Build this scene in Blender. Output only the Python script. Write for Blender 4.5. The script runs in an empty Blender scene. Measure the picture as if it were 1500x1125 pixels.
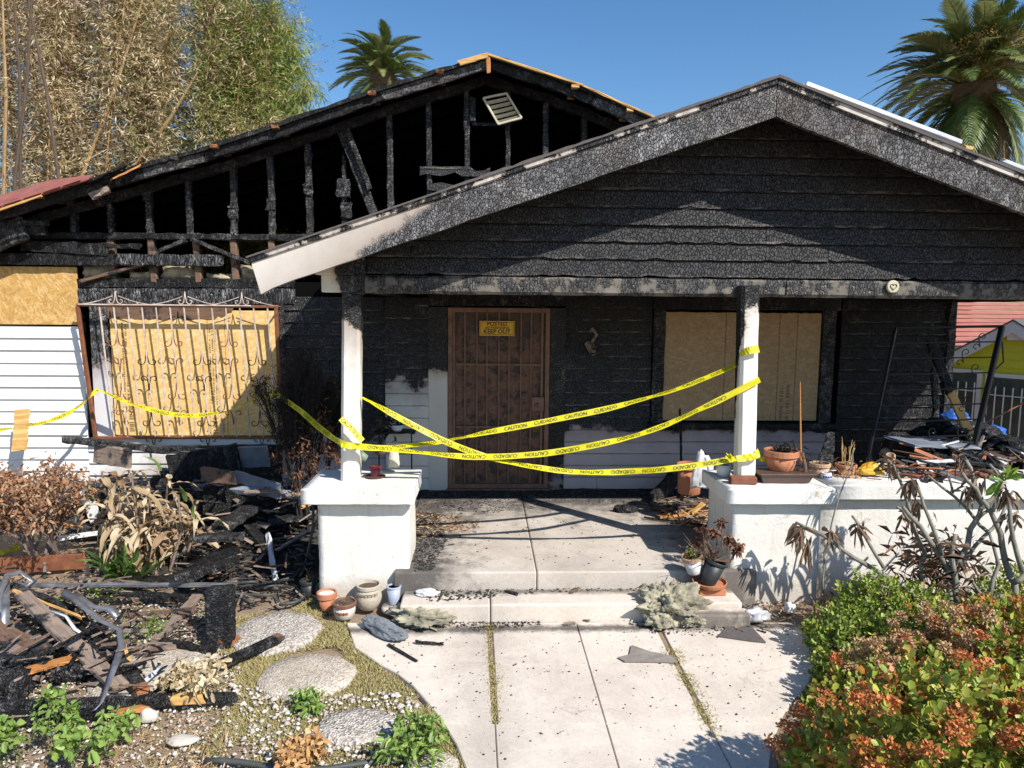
import bpy, bmesh, math, random
import numpy as np
from mathutils import Vector, Matrix, noise as mnoise
S = bpy.context.scene
COL = S.collection
R = random.Random(7)
rng = np.random.default_rng(11)
rad = math.radians
# ---------------------------------------------------------------- camera
CAM_H = 2.36
CF = 1040.0
cam_d = bpy.data.cameras.new('camera'); cam = bpy.data.objects.new('camera', cam_d); COL.objects.link(cam)
cam_d.sensor_width = 36; cam_d.lens = 36 * CF / 1500; cam_d.clip_start = 0.05; cam_d.clip_end = 2000
CR = Matrix.Rotation(rad(-2.3), 3, 'Z') @ Matrix.Rotation(rad(90 - 6.15), 3, 'X') @ Matrix.Rotation(rad(.5), 3, 'Z')
cam.matrix_world = Matrix.Translation((0, 0, CAM_H)) @ CR.to_4x4()
S.camera = cam
# ---------------------------------------------------------------- sky and sun
LD = Vector((-.88, 1, -1.2)).normalized()
w = bpy.data.worlds.new('World'); S.world = w; w.use_nodes = True
nt = w.node_tree; bg = nt.nodes['Background']; sk = nt.nodes.new('ShaderNodeTexSky')
sk.sky_type = 'NISHITA'; sk.sun_disc = False
sk.sun_elevation = math.asin(-LD.z); sk.sun_rotation = math.atan2(-LD.x, -LD.y)
sk.altitude = 100; sk.air_density = 1.0; sk.dust_density = .3; sk.ozone_density = 2.5
hs = nt.nodes.new('ShaderNodeHueSaturation'); hs.inputs['Saturation'].default_value = 1.22; nt.links.new(sk.outputs[0], hs.inputs['Color'])
nt.links.new(hs.outputs[0], bg.inputs[0]); bg.inputs[1].default_value = .118
sd = bpy.data.lights.new('sun', 'SUN'); sd.energy = 5.0; sd.angle = rad(.53); sd.color = (1, .955, .88)
sun = bpy.data.objects.new('sun', sd); COL.objects.link(sun)
sun.rotation_euler = LD.to_track_quat('-Z', 'Y').to_euler(); sun.location = (8, -8, 14)
S.view_settings.view_transform = 'Standard'; S.view_settings.look = 'None'
S.view_settings.exposure = .40; S.view_settings.gamma = 1; S.view_settings.use_curve_mapping = False
S.render.engine = 'CYCLES'
S.cycles.max_bounces = 5; S.cycles.diffuse_bounces = 2

# ---------------------------------------------------------------- survey helpers: a photo pixel to a point at a known distance / height
def ray(px, py): return CR @ Vector(((px - 750) / CF, -(py - 562.5) / CF, -1))
def P(px, py, Y):
    d = ray(px, py); t = Y / d.y; return Vector((d.x * t, Y, CAM_H + d.z * t))
def G(px, py, z=0.0):
    d = ray(px, py); t = (z - CAM_H) / d.z; return Vector((d.x * t, d.y * t, z))

# ---------------------------------------------------------------- mesh helpers
class MB:
    def __init__(s): s.v = []; s.f = []; s.m = []
    def add(s, vs, fs, m=0):
        b = len(s.v); s.v += [tuple(x) for x in vs]
        for f in fs: s.f.append(tuple(b + i for i in f)); s.m.append(m)
        return s
    def hexa(s, p, m=0):   # bottom 0-3 ccw, top 4-7
        return s.add(p, [(3, 2, 1, 0), (4, 5, 6, 7), (0, 1, 5, 4), (1, 2, 6, 5), (2, 3, 7, 6), (3, 0, 4, 7)], m)
    def box(s, x0, x1, y0, y1, z0, z1, m=0):
        return s.hexa([(x0, y0, z0), (x1, y0, z0), (x1, y1, z0), (x0, y1, z0), (x0, y0, z1), (x1, y0, z1), (x1, y1, z1), (x0, y1, z1)], m)
    def cbox(s, x0, x1, y0, y1, z0, z1, c=.008, m=0):   # chamfered box
        b = bmesh.new(); vs = [b.verts.new(q) for q in [(x0, y0, z0), (x1, y0, z0), (x1, y1, z0), (x0, y1, z0), (x0, y0, z1), (x1, y0, z1), (x1, y1, z1), (x0, y1, z1)]]
        for f in [(3, 2, 1, 0), (4, 5, 6, 7), (0, 1, 5, 4), (1, 2, 6, 5), (2, 3, 7, 6), (3, 0, 4, 7)]: b.faces.new([vs[i] for i in f])
        bmesh.ops.bevel(b, geom=list(b.edges), offset=c, segments=2, profile=.5, affect='EDGES')
        b.verts.index_update(); s.add([v.co[:] for v in b.verts], [[v.index for v in f.verts] for f in b.faces], m); b.free(); return s
    def tube(s, path, rr, n=6, m=0, cap=True):
        path = [Vector(p) for p in path]; k = len(path)
        if not hasattr(rr, '__len__'): rr = [rr] * k
        t0 = (path[1] - path[0]).normalized(); a = t0.orthogonal().normalized(); base = len(s.v)
        for i, p in enumerate(path):
            t = (path[min(i + 1, k - 1)] - path[max(i - 1, 0)])
            t = t.normalized() if t.length > 1e-9 else t0
            a = (a - t * a.dot(t)); a = a.normalized() if a.length > 1e-6 else t.orthogonal().normalized(); b = t.cross(a)
            for j in range(n):
                th = 2 * math.pi * j / n; s.v.append(tuple(p + (a * math.cos(th) + b * math.sin(th)) * rr[i]))
        for i in range(k - 1):
            for j in range(n):
                q = base + i * n; s.f.append((q + j, q + (j + 1) % n, q + n + (j + 1) % n, q + n + j)); s.m.append(m)
        if cap:
            s.f.append(tuple(base + j for j in range(n))[::-1]); s.m.append(m)
            s.f.append(tuple(base + (k - 1) * n + j for j in range(n))); s.m.append(m)
        return s
    def lathe(s, c, prof, n=20, m=0, wob=0, ax=None):
        M = Matrix.Identity(3) if ax is None else Vector((0, 0, 1)).rotation_difference(Vector(ax)).to_matrix()
        base = len(s.v); c = Vector(c)
        for (r, z) in prof:
            for j in range(n):
                th = 2 * math.pi * j / n; q = r * (1 + wob * math.sin(3 * th + z * 20))
                s.v.append(tuple(c + M @ Vector((q * math.cos(th), q * math.sin(th), z))))
        for i in range(len(prof) - 1):
            for j in range(n):
                q = base + i * n; s.f.append((q + j, q + (j + 1) % n, q + n + (j + 1) % n, q + n + j)); s.m.append(m)
        s.f.append(tuple(base + j for j in range(n))[::-1]); s.m.append(m)
        s.f.append(tuple(base + (len(prof) - 1) * n + j for j in range(n))); s.m.append(m)
        return s
    def prism(s, poly, off, m=0):
        off = Vector(off); n = len(poly); b = len(s.v)
        s.v += [tuple(p) for p in poly] + [tuple(Vector(p) + off) for p in poly]
        s.f.append(tuple(range(b, b + n))); s.f.append(tuple(range(b + 2 * n - 1, b + n - 1, -1)))
        for i in range(n): j = (i + 1) % n; s.f.append((b + j, b + i, b + n + i, b + n + j))
        s.m += [m] * (n + 2); return s
    def beam(s, p0, p1, w_, h, seg=8, amp=.006, up=(0, 0, 1), m=0, rag=.02, taper=1.0, endm=None):
        """rough timber between two points: w_ across, h along 'up'"""
        p0 = Vector(p0); p1 = Vector(p1); t = (p1 - p0).normalized(); up = Vector(up)
        if abs(t.dot(up)) > .97: up = Vector((0, 1, 0))
        sd_ = t.cross(up).normalized(); u = sd_.cross(t); base = len(s.v); c = .16 * min(w_, h)
        ring = [(-w_/2+c, -h/2), (w_/2-c, -h/2), (w_/2, -h/2+c), (w_/2, h/2-c), (w_/2-c, h/2), (-w_/2+c, h/2), (-w_/2, h/2-c), (-w_/2, -h/2+c)]
        er = [[R.uniform(-rag, rag) for _ in ring] for _ in (0, 1)]
        for i in range(seg + 1):
            k = 1 + (taper - 1) * i / seg; q = p0.lerp(p1, i / seg)
            for j, (a, b) in enumerate(ring):
                e = er[0][j] if i == 0 else er[1][j] if i == seg else 0
                s.v.append(tuple(q + sd_ * (a * k + R.uniform(-amp, amp)) + u * (b * k + R.uniform(-amp, amp)) + t * e))
        for i in range(seg):
            for j in range(8):
                q = base + i * 8; s.f.append((q + j, q + (j + 1) % 8, q + 8 + (j + 1) % 8, q + 8 + j)[::-1]); s.m.append(m if not (endm is not None and i == seg - 1) else endm)
        s.f.append(tuple(base + j for j in range(8))); s.m.append(m)
        s.f.append(tuple(base + seg * 8 + j for j in range(8))[::-1]); s.m.append(m if endm is None else endm)
        return s
    def build(s, name, mats, parent=None, smooth=False, **kw):
        me = bpy.data.meshes.new(name); me.from_pydata(s.v, [], s.f)
        mats = mats if isinstance(mats, (list, tuple)) else [mats]
        for x in mats: me.materials.append(x)
        if len(mats) > 1: me.polygons.foreach_set('material_index', s.m)
        if smooth: me.polygons.foreach_set('use_smooth', [True] * len(s.f))
        me.update(); return link(name, me, parent, **kw)

def link(name, me, parent=None, loc=None, **kw):
    o = bpy.data.objects.new(name, me); COL.objects.link(o)
    if parent is not None:
        o.parent = parent
        o.location = -wl(parent) if loc is None else loc
    elif loc is not None: o.location = loc
    for k, v in kw.items(): o[k] = v
    return o
def wl(o):   # world position of a node built only with translations
    v = Vector(o.location)
    while o.parent: o = o.parent; v += Vector(o.location)
    return v
def thing(name, label, cat, loc=(0, 0, 0), group=None):
    o = bpy.data.objects.new(name, None); COL.objects.link(o); o.location = loc; o.empty_display_size = .2
    o['label'] = label; o['category'] = cat
    if group: o['group'] = group
    return o
def tag(o, label, cat, group=None):
    o['label'] = label; o['category'] = cat
    if group: o['group'] = group
    return o
def npmesh(name, V, F, mats, midx=None, parent=None, smooth=False, **kw):
    me = bpy.data.meshes.new(name); n = len(V); k = F.shape[1]
    me.vertices.add(n); me.vertices.foreach_set('co', V.astype(np.float32).ravel())
    me.loops.add(F.size); me.loops.foreach_set('vertex_index', F.astype(np.int32).ravel())
    me.polygons.add(len(F)); me.polygons.foreach_set('loop_start', np.arange(0, F.size, k, dtype=np.int32))
    for x in (mats if isinstance(mats, (list, tuple)) else [mats]): me.materials.append(x)
    if midx is not None: me.polygons.foreach_set('material_index', midx.astype(np.int32))
    if smooth: me.polygons.foreach_set('use_smooth', np.ones(len(F), bool))
    me.update(calc_edges=True); me.validate()
    return link(name, me, parent, **kw)

# ---------------------------------------------------------------- materials
class NT:
    def __init__(s, name):
        s.mat = bpy.data.materials.new(name); s.mat.use_nodes = True; s.t = s.mat.node_tree
        s.b = s.t.nodes['Principled BSDF']; s.tc = s.t.nodes.new('ShaderNodeTexCoord').outputs['Object']
    def n(s, ty, ins=None, **pr):
        x = s.t.nodes.new('ShaderNode' + ty)
        for k, v in pr.items(): setattr(x, k, v)
        for k, v in (ins or {}).items(): s.set(x.inputs[k], v)
        return x
    def set(s, i, v):
        if isinstance(v, bpy.types.NodeSocket): s.t.links.new(v, i)
        else: i.default_value = v
    def map(s, sc=(1, 1, 1), rot=(0, 0, 0), src=None): return s.n('Mapping', {'Vector': src or s.tc, 'Scale': sc, 'Rotation': rot}).outputs[0]
    def noise(s, sc, vec=None, det=4, ro=.6, dist=0): return s.n('TexNoise', {'Vector': vec or s.tc, 'Scale': sc, 'Detail': det, 'Roughness': ro, 'Distortion': dist}).outputs[0]
    def vor(s, sc, vec=None, feat='F1', out=0, rnd=1): return s.n('TexVoronoi', {'Vector': vec or s.tc, 'Scale': sc, 'Randomness': rnd}, feature=feat).outputs[out]
    def ramp(s, f, stops):
        x = s.n('ValToRGB', {'Fac': f}); e = x.color_ramp.elements
        while len(e) < len(stops): e.new(.5)
        for el, (p, c) in zip(e, stops): el.position = p; el.color = (c, c, c, 1) if not hasattr(c, '__len__') else (*c[:3], 1)
        return x.outputs[0]
    def mix(s, f, a, b):
        x = s.n('Mix', data_type='RGBA'); s.set(x.inputs[0], f)
        for i, c in ((6, a), (7, b)): s.set(x.inputs[i], c if isinstance(c, bpy.types.NodeSocket) else (*c[:3], 1))
        return x.outputs[2]
    def mul(s, a, b, op='MULTIPLY', cl=False): return s.n('Math', {0: a, 1: b}, operation=op, use_clamp=cl).outputs[0]
    def bump(s, h, dist=.01, st=1.0, nrm=None):
        ins = {'Height': h, 'Distance': dist, 'Strength': st}
        if nrm is not None: ins['Normal'] = nrm
        return s.n('Bump', ins).outputs[0]
    def out(s, col, rough=.8, nrm=None, **kw):
        s.set(s.b.inputs['Base Color'], col if isinstance(col, bpy.types.NodeSocket) else (*col[:3], 1)); s.set(s.b.inputs['Roughness'], rough)
        if nrm is not None: s.set(s.b.inputs['Normal'], nrm)
        for k, v in kw.items(): s.set(s.b.inputs[k.replace('_', ' ')], v)
        return s.mat

def char_nodes(t, cell=(60, 30, 22), ash=.5, dark=.010, mid=.045, ashc=.30, brown=0):
    v = t.map(cell); v = t.n('VectorMath', {0: v, 1: t.n('VectorMath', {0: t.n('TexNoise', {'Vector': t.tc, 'Scale': 9.0}).outputs[1], 'Scale': 1.6}, operation='SCALE').outputs[0]}, operation='ADD').outputs[0]
    edge = t.vor(1, v, 'DISTANCE_TO_EDGE'); cellc = t.vor(1, v, 'F1', 1)
    cr = t.ramp(edge, [(0, 0), (.15, 1)])
    big = t.noise(2.2, det=6, ro=.65); fine = t.noise(40, det=3)
    ashm = t.mul(t.ramp(big, [(.5 - .25 * ash + .08, 0), (.72 - .2 * ash + .08, 1)]), t.ramp(t.noise(9, t.map((1.6, 1, 1)), det=8, ro=.8), [(.50, 0), (.62, 1)]))
    c = t.mix(t.n('SeparateColor', {0: cellc}).outputs[0], (dark, dark, dark * 1.05), (mid, mid * .98, mid))
    c = t.mix(t.mul(ashm, .8), c, (ashc, ashc * .98, ashc * .97))
    if brown: c = t.mix(t.mul(t.ramp(t.noise(1.3, det=6, ro=.7), [(.45, 0), (.62, 1)]), brown), c, (.13, .095, .075)); c = t.mix(t.ramp(t.noise(.9, t.map((1, 1, 2), (.3, .2, 0)), det=5), [(.5, 0), (.7, .6)]), c, (.030, .028, .028))
    c = t.mix(cr, (.006, .006, .006), c)
    h = t.mul(cr, t.mul(fine, .25), 'ADD')
    return c, h
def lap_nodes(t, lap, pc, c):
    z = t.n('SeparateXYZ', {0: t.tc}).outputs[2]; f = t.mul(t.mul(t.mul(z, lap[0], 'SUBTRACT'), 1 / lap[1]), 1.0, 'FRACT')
    low = t.ramp(f, [(0, 1), (.10, 1), (.16, 0)]); hi = t.ramp(f, [(.86, 0), (.97, 1)])  # hi: dark line painting in the thin contact shadow under each lap
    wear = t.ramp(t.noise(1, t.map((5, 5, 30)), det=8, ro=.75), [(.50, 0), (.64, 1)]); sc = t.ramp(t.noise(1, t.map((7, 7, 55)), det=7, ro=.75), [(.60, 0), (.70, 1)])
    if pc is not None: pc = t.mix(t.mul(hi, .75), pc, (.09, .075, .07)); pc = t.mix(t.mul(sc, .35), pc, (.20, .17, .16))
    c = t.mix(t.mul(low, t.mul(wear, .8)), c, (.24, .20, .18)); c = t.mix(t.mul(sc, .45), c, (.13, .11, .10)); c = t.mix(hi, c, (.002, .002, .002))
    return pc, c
def m_char(name, cell=(60, 30, 22), ash=.4, dark=.006, mid=.028, ashc=.26, rough=.55, bump=.006, lap=None, brown=0):
    t = NT(name); c, h = char_nodes(t, cell, ash, dark, mid, ashc, brown)
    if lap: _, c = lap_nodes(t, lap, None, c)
    t.b.inputs['Specular IOR Level'].default_value = .22
    return t.out(c, rough, t.bump(h, bump, .9))
def m_paintchar(name, paint, dirv, off, wid, nz=.5, nsc=3.0, cell=(60, 30, 22), ash=.4, rough=.75, soot=(.35, .28, .25), dark=.006, mid=.025, ashc=.24, sootw=2.0, dirt=.25, lap=None, brown=0):
    """painted wood that is charred where dirv.p > off (ragged edge)"""
    t = NT(name); c, h = char_nodes(t, cell, ash, dark, mid, ashc, brown)
    d = t.n('VectorMath', {0: t.tc, 1: dirv}, operation='DOT_PRODUCT').outputs['Value']
    n1 = t.mul(t.noise(nsc, det=8, ro=.7), .5, 'SUBTRACT')
    val = t.mul(t.mul(d, off, 'SUBTRACT'), t.mul(n1, nz * 2), 'ADD')
    m = t.ramp(t.mul(t.mul(val, 1 / wid), .5, 'ADD'), [(.35, 0), (.65, 1)])
    ms = t.ramp(t.mul(t.mul(val, 1 / (wid * sootw)), 1.0, 'ADD'), [(.2, 0), (1, 1)])
    st = t.ramp(t.noise(5, t.map((1, 1, .35)), det=7, ro=.7), [(.35, 0), (.75, 1)])
    pc = t.mix(t.mul(st, dirt), paint, tuple(x * .55 for x in paint))
    pc = t.mix(t.mul(ms, .75), pc, tuple(a * b for a, b in zip(paint, soot)))
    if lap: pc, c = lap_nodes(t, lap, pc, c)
    col = t.mix(m, pc, c)
    nb = t.bump(t.mul(h, m), .006, .9); nb = t.bump(t.noise(60, det=3), .001, .4, nb)
    return t.out(col, t.n('MapRange', {0: m, 3: rough, 4: .5}).outputs[0], nb)
def m_plain(name, col, rough=.8, var=.25, sc=8, bump=.002, bsc=60, metal=0, col2=None, sp=.5):
    t = NT(name); f = t.ramp(t.noise(sc, det=6, ro=.65), [(.35, 0), (.7, 1)])
    c = t.mix(f, col, col2 or tuple(x * (1 - var) for x in col))
    return t.out(c, rough, t.bump(t.noise(bsc, det=4), bump, .6), Metallic=metal)
def m_wood(name, a, b, sc=(3, 60, 60), rough=.75, char=0.0):
    t = NT(name); g = t.noise(1, t.map(sc), det=6, ro=.6, dist=.4); c = t.mix(t.ramp(g, [(.3, 0), (.7, 1)]), a, b)
    if char > 0:
        c2, h = char_nodes(t, (22, 60, 60), .2); f = t.ramp(t.noise(4, det=6, ro=.7), [(.62 - char * .35, 0), (.7 - char * .35, 1)])
        c = t.mix(f, c, c2)
    return t.out(c, rough, t.bump(g, .003, .6))
def m_leaf(name, cols, rough=.5, trans=.25, sc=14):
    t = NT(name); g = t.n('NewGeometry').outputs['Random Per Island']
    k = len(cols); c = t.ramp(g, [(i / max(1, k - 1), cols[i]) for i in range(k)])
    t.out(c, rough)
    tr = t.n('BsdfTranslucent', {'Color': c}); mx = t.n('MixShader', {0: trans, 1: t.b.outputs[0], 2: tr.outputs[0]})
    o = t.t.nodes['Material Output']; t.t.links.new(mx.outputs[0], o.inputs[0]); return t.mat
def m_osb(name, base, dark, light, tilt=0.0, sc=1.0):
    t = NT(name)
    def layer(rot, s_):
        v = t.n('Mapping', {'Vector': t.n('VectorMath', {0: t.map((1, 1, 1), (0, rot, 0)), 1: t.n('VectorMath', {0: t.n('TexNoise', {'Vector': t.tc, 'Scale': 7.0, 'Detail': 4}).outputs[1], 'Scale': .05}, operation='SCALE').outputs[0]}, operation='ADD').outputs[0], 'Scale': (s_ * sc, 1, s_ * 3.2 * sc)}).outputs[0]; return t.vor(1, v, 'F1', 1)
    a = t.n('SeparateColor', {0: layer(.25 + tilt, 20)}).outputs[0]; b = t.n('SeparateColor', {0: layer(-.9 + tilt, 15)}).outputs[1]; d = t.n('SeparateColor', {0: layer(1.2 + tilt, 24)}).outputs[2]
    c = t.mix(t.mul(t.mul(a, .55), .45, 'ADD'), dark, base); c = t.mix(t.mul(t.ramp(b, [(.6, 0), (.8, 1)]), .6), c, light); c = t.mix(t.mul(t.ramp(d, [(.8, 0), (.9, 1)]), .5), c, dark)
    c = t.mix(t.ramp(t.noise(2.5, det=5), [(.45, 0), (.8, .35)]), c, dark)
    return t.out(c, .75, t.bump(t.mul(a, b, 'ADD'), .0015, .6))

CH_H = m_char('char_horizontal', (55, 25, 20), .55)
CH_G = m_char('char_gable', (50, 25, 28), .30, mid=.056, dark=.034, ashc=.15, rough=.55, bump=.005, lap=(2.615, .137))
CH_V = m_char('char_vertical', (25, 25, 48), .75, mid=.065, dark=.015, ashc=.32)
CH_L = m_char('char_lengthwise', (70, 34, 34), .55, mid=.035)
CH_LG = m_char('char_lengthwise_ashy', (80, 36, 36), .85, ashc=.30, mid=.06)
CH_R = m_char('char_rake', (62, 25, 36), .85, dark=.035, mid=.17, ashc=.50, rough=.6, bump=.004, brown=.5)
BLACK = m_plain('soot_black', (.003, .003, .003), 1.0)
BLACK.node_tree.nodes['Principled BSDF'].inputs['Specular IOR Level'].default_value = .1
CH_BLUE = m_char('char_silver', (48, 25, 9), 1.0, ashc=.45, mid=.09, dark=.02, rough=.35, bump=.01)
RAKE = m_paintchar('rake_paint_char', (.74, .70, .64), (1, 0, -1.4), -4.75, .35, .35, 2.5, (62, 25, 36), .85, dark=.035, mid=.17, ashc=.50, soot=(.34, .25, .20), sootw=3.0, brown=.5)
SIDW = m_paintchar('white_siding', (.80, .79, .76), (0, 0, 1), 4.0, .2, .2, dirt=.1)
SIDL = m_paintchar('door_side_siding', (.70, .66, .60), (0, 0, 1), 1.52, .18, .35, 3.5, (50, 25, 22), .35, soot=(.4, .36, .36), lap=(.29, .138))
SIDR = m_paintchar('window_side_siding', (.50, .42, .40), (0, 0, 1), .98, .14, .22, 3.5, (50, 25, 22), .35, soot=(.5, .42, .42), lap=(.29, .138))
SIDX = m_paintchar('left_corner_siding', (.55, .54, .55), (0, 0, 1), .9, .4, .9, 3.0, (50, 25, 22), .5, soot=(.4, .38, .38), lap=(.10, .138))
SIDU = m_paintchar('under_window_siding', (.70, .69, .68), (.35, 0, -1), -1.75, .15, .5, 2.5, (60, 25, 22), .5, lap=(.05, .1345))
CH_W = m_char('char_wall', (60, 25, 28), .35, lap=(.29, .138))
TRIML = m_paintchar('door_trim_paint', (.62, .58, .52), (0, 0, 1), 1.66, .08, .12, 6, (50, 25, 22), .2, soot=(.6, .5, .45))
TRIMR = m_paintchar('scorched_trim', (.42, .37, .34), (0, 0, 1), .25, .8, 1.0, 5, (50, 25, 40), .5, soot=(.5, .45, .4))
POSTL = m_paintchar('left_post_paint', (.76, .73, .67), (.9, .9, 1), 6.40, .12, .30, 6, (25, 25, 45), .4, soot=(.40, .30, .24), sootw=4.5, dirt=.7)
POSTR = m_paintchar('right_post_paint', (.76, .73, .67), (-1.0, 5.5, .75), 30.45, .14, .5, 5, (25, 25, 45), .6, soot=(.45, .36, .30), sootw=1.6)
BEAMM = m_paintchar('porch_beam_paint', (.22, .20, .17), (0, 0, .2), .50, .10, .35, 7, (50, 20, 20), .8, dark=.02, mid=.08, soot=(.35, .32, .3))
CORB = m_paintchar('corbel_paint', (.75, .71, .62), (1, 0, .2), -.62, .04, .06, 14, (50, 20, 20), .6, soot=(.5, .4, .35))
WTRIM = m_paintchar('window_trim', (.66, .64, .66), (0, 0, 1), 1.75, .25, .35, 7, (60, 20, 14), 1.0, ashc=.5, mid=.1)
OSB = m_osb('osb_board', (.60, .36, .11), (.36, .19, .05), (.72, .50, .22))
OSBP = m_osb('osb_pale', (.76, .50, .19), (.60, .36, .12), (.82, .62, .33), 1.3)
OSBD = m_osb('osb_dark', (.40, .27, .14), (.27, .175, .09), (.46, .33, .19), 1.0)  # darker tones than the other boards
def m_stucco(name, c, dirt=.35):
    t = NT(name); n = t.noise(30, det=8, ro=.7); b = t.ramp(t.noise(1.6, det=7, ro=.65), [(.5, 0), (.85, 1)])
    sep = t.n('SeparateXYZ', {0: t.tc}).outputs[2]
    low = t.ramp(t.mul(sep, t.mul(t.noise(6, det=6), .25), 'SUBTRACT'), [(0, 1), (.12, 0)])
    cc = t.mix(t.mul(b, dirt), c, (c[0] * .72, c[1] * .66, c[2] * .58)); cc = t.mix(t.mul(low, .5), cc, (.38, .31, .23))
    cc = t.mix(t.ramp(t.vor(9), [(.05, .6), (.09, 0)]), cc, (.35, .31, .27)); cc = t.mix(t.mul(t.ramp(t.noise(1, t.map((16, 16, 1.6)), det=7, ro=.7), [(.52, 0), (.72, 1)]), .35), cc, (.45, .39, .32))
    return t.out(cc, .85, t.bump(n, .008, .8))
STUC = m_stucco('white_stucco', (.74, .71, .65), .5); CAPM = m_stucco('white_cap', (.75, .735, .70), .8)
def m_concrete(name, c, sootk=.5, bands=()):
    t = NT(name); a = t.ramp(t.noise(1.3, det=9, ro=.7), [(.42, 0), (.8, 1)]); f = t.ramp(t.noise(45, det=5, ro=.8), [(.4, 0), (.75, 1)])
    cc = t.mix(t.mul(a, sootk), c, (c[0] * .52, c[1] * .50, c[2] * .48)); cc = t.mix(t.mul(f, .28), cc, (.2, .18, .16)); cc = t.mix(t.ramp(t.noise(7, det=9, ro=.8), [(.55, 0), (.75, .45)]), cc, (.36, .30, .25))
    sp = t.ramp(t.vor(14), [(.04, 1), (.07, 0)]); cc = t.mix(t.mul(sp, .5), cc, (.08, .07, .06))
    st = t.ramp(t.noise(3.2, t.map((1, 1, 1), (0, 0, .6)), det=8, ro=.75), [(.6, 0), (.7, 1)]); cc = t.mix(t.mul(st, .25), cc, (.42, .33, .24))
    sx, sy = t.n('SeparateXYZ', {0: t.tc}).outputs[0:2]; sn = t.noise(5, det=9, ro=.78)
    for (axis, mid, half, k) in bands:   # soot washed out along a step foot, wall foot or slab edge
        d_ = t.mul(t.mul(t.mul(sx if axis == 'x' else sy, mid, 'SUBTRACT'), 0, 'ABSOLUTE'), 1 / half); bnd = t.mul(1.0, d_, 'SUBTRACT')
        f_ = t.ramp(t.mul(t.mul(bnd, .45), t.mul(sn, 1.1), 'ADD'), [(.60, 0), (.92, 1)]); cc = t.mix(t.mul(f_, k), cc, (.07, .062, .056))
    blot = t.ramp(t.noise(2.1, t.map((1, .7, 1), (0, 0, .4)), det=9, ro=.72, dist=.8), [(.50, 0), (.66, 1)]); cc = t.mix(t.mul(blot, .42), cc, (c[0] * .55, c[1] * .52, c[2] * .50))
    cr = t.ramp(t.n('TexVoronoi', {'Vector': t.n('VectorMath', {0: t.tc, 1: t.n('TexNoise', {'Vector': t.tc, 'Scale': 3.0}).outputs[1]}, operation='ADD').outputs[0], 'Scale': 1.1}, feature='DISTANCE_TO_EDGE').outputs[0], [(.0, 1), (.006, 0)])
    cc = t.mix(t.mul(cr, t.ramp(t.noise(.7), [(.5, 0), (.6, .4)])), cc, (.12, .1, .08))
    return t.out(cc, .88, t.bump(f, .002, .5))
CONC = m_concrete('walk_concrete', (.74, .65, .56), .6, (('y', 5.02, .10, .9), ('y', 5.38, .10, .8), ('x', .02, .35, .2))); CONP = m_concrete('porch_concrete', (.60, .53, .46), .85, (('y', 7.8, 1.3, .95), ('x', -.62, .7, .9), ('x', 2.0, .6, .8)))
def m_soil():
    t = NT('garden_soil'); a = t.noise(2, det=9, ro=.7); b = t.noise(55, det=5, ro=.8)
    c = t.mix(t.ramp(a, [(.4, 0), (.65, 1)]), (.36, .26, .175), (.22, .155, .10)); c = t.mix(t.ramp(b, [(.55, 0), (.7, .8)]), c, (.32, .27, .21)); c = t.mix(t.ramp(b, [(.25, .9), (.42, 0)]), c, (.04, .03, .025))
    return t.out(c, .95, t.bump(t.mul(a, t.mul(b, .4), 'ADD'), .03, .9))
SOIL = m_soil()
RUST = m_plain('rusty_iron', (.28, .105, .045), .7, .5, 14, .002, 90, .2, (.14, .05, .03))
BARW = m_plain('worn_painted_iron', (.66, .60, .54), .6, .4, 9, .001, 80, .0, (.38, .22, .15))
IRON = m_plain('black_iron', (.02, .02, .022), .45, .3, 20, .001, 80, .5)
def m_door():
    t = NT('scorched_door'); a = t.ramp(t.noise(7, det=9, ro=.75), [(.47, 0), (.58, 1)]); b = t.ramp(t.noise(30, det=4, ro=.8), [(.5, 0), (.62, 1)])
    c = t.mix(a, (.165, .080, .048), (.028, .020, .017)); c = t.mix(t.mul(b, .35), c, (.26, .16, .11)); z = t.n('SeparateXYZ', {0: t.tc}).outputs[2]; c = t.mix(t.ramp(t.mul(t.mul(z, t.mul(t.noise(3, det=8, ro=.75), 1.8), 'ADD'), 2.75, 'SUBTRACT'), [(0, 0), (.35, .8)]), c, (.05, .04, .035)); return t.out(c, .7, t.bump(b, .002, .5))
DOORM = m_door()
DOORB = m_plain('door_bar_brown', (.24, .125, .08), .6, .5, 10, .001)
TERRA = m_plain('terracotta', (.50, .19, .09), .8, .35, 12, .001, 70, col2=(.36, .15, .08))
TERRA2 = m_plain('pale_terracotta', (.52, .33, .21), .8, .3, 12, .001)
POTW = m_plain('white_glaze', (.72, .73, .74), .3, .2, 10, .0005)
MAROON = m_plain('maroon_glaze', (.22, .03, .045), .3, .3, 10, .0005)
BLUEP = m_plain('pale_blue_plastic', (.36, .40, .50), .5, .12, 6, .0003)
STONEP = m_plain('cast_stone', (.52, .45, .35), .9, .3, 10, .004, 50)
DKPOT = m_plain('dark_plastic', (.03, .035, .035), .5, .3)
BROWNT = m_plain('brown_tray', (.10, .06, .045), .45, .3)
BRICKM = m_plain('brick_red', (.24, .085, .05), .9, .4, 18, .004, 50)
YBAG = m_plain('yellow_plastic', (.68, .38, .03), .4, .3, 10, .004, 25)
def m_tape():
    t = NT('caution_tape'); t.out((.78, .70, .02), .35); tr = t.n('BsdfTranslucent', {'Color': (.75, .68, .03, 1)}); mx = t.n('MixShader', {0: .3, 1: t.b.outputs[0], 2: tr.outputs[0]})
    t.t.links.new(mx.outputs[0], t.t.nodes['Material Output'].inputs[0]); return t.mat
TAPE = m_tape(); INK = m_plain('black_ink', (.012, .012, .012), .6, 0)
SIGNY = m_plain('sign_yellow', (.75, .42, .02), .5, .15)
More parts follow.
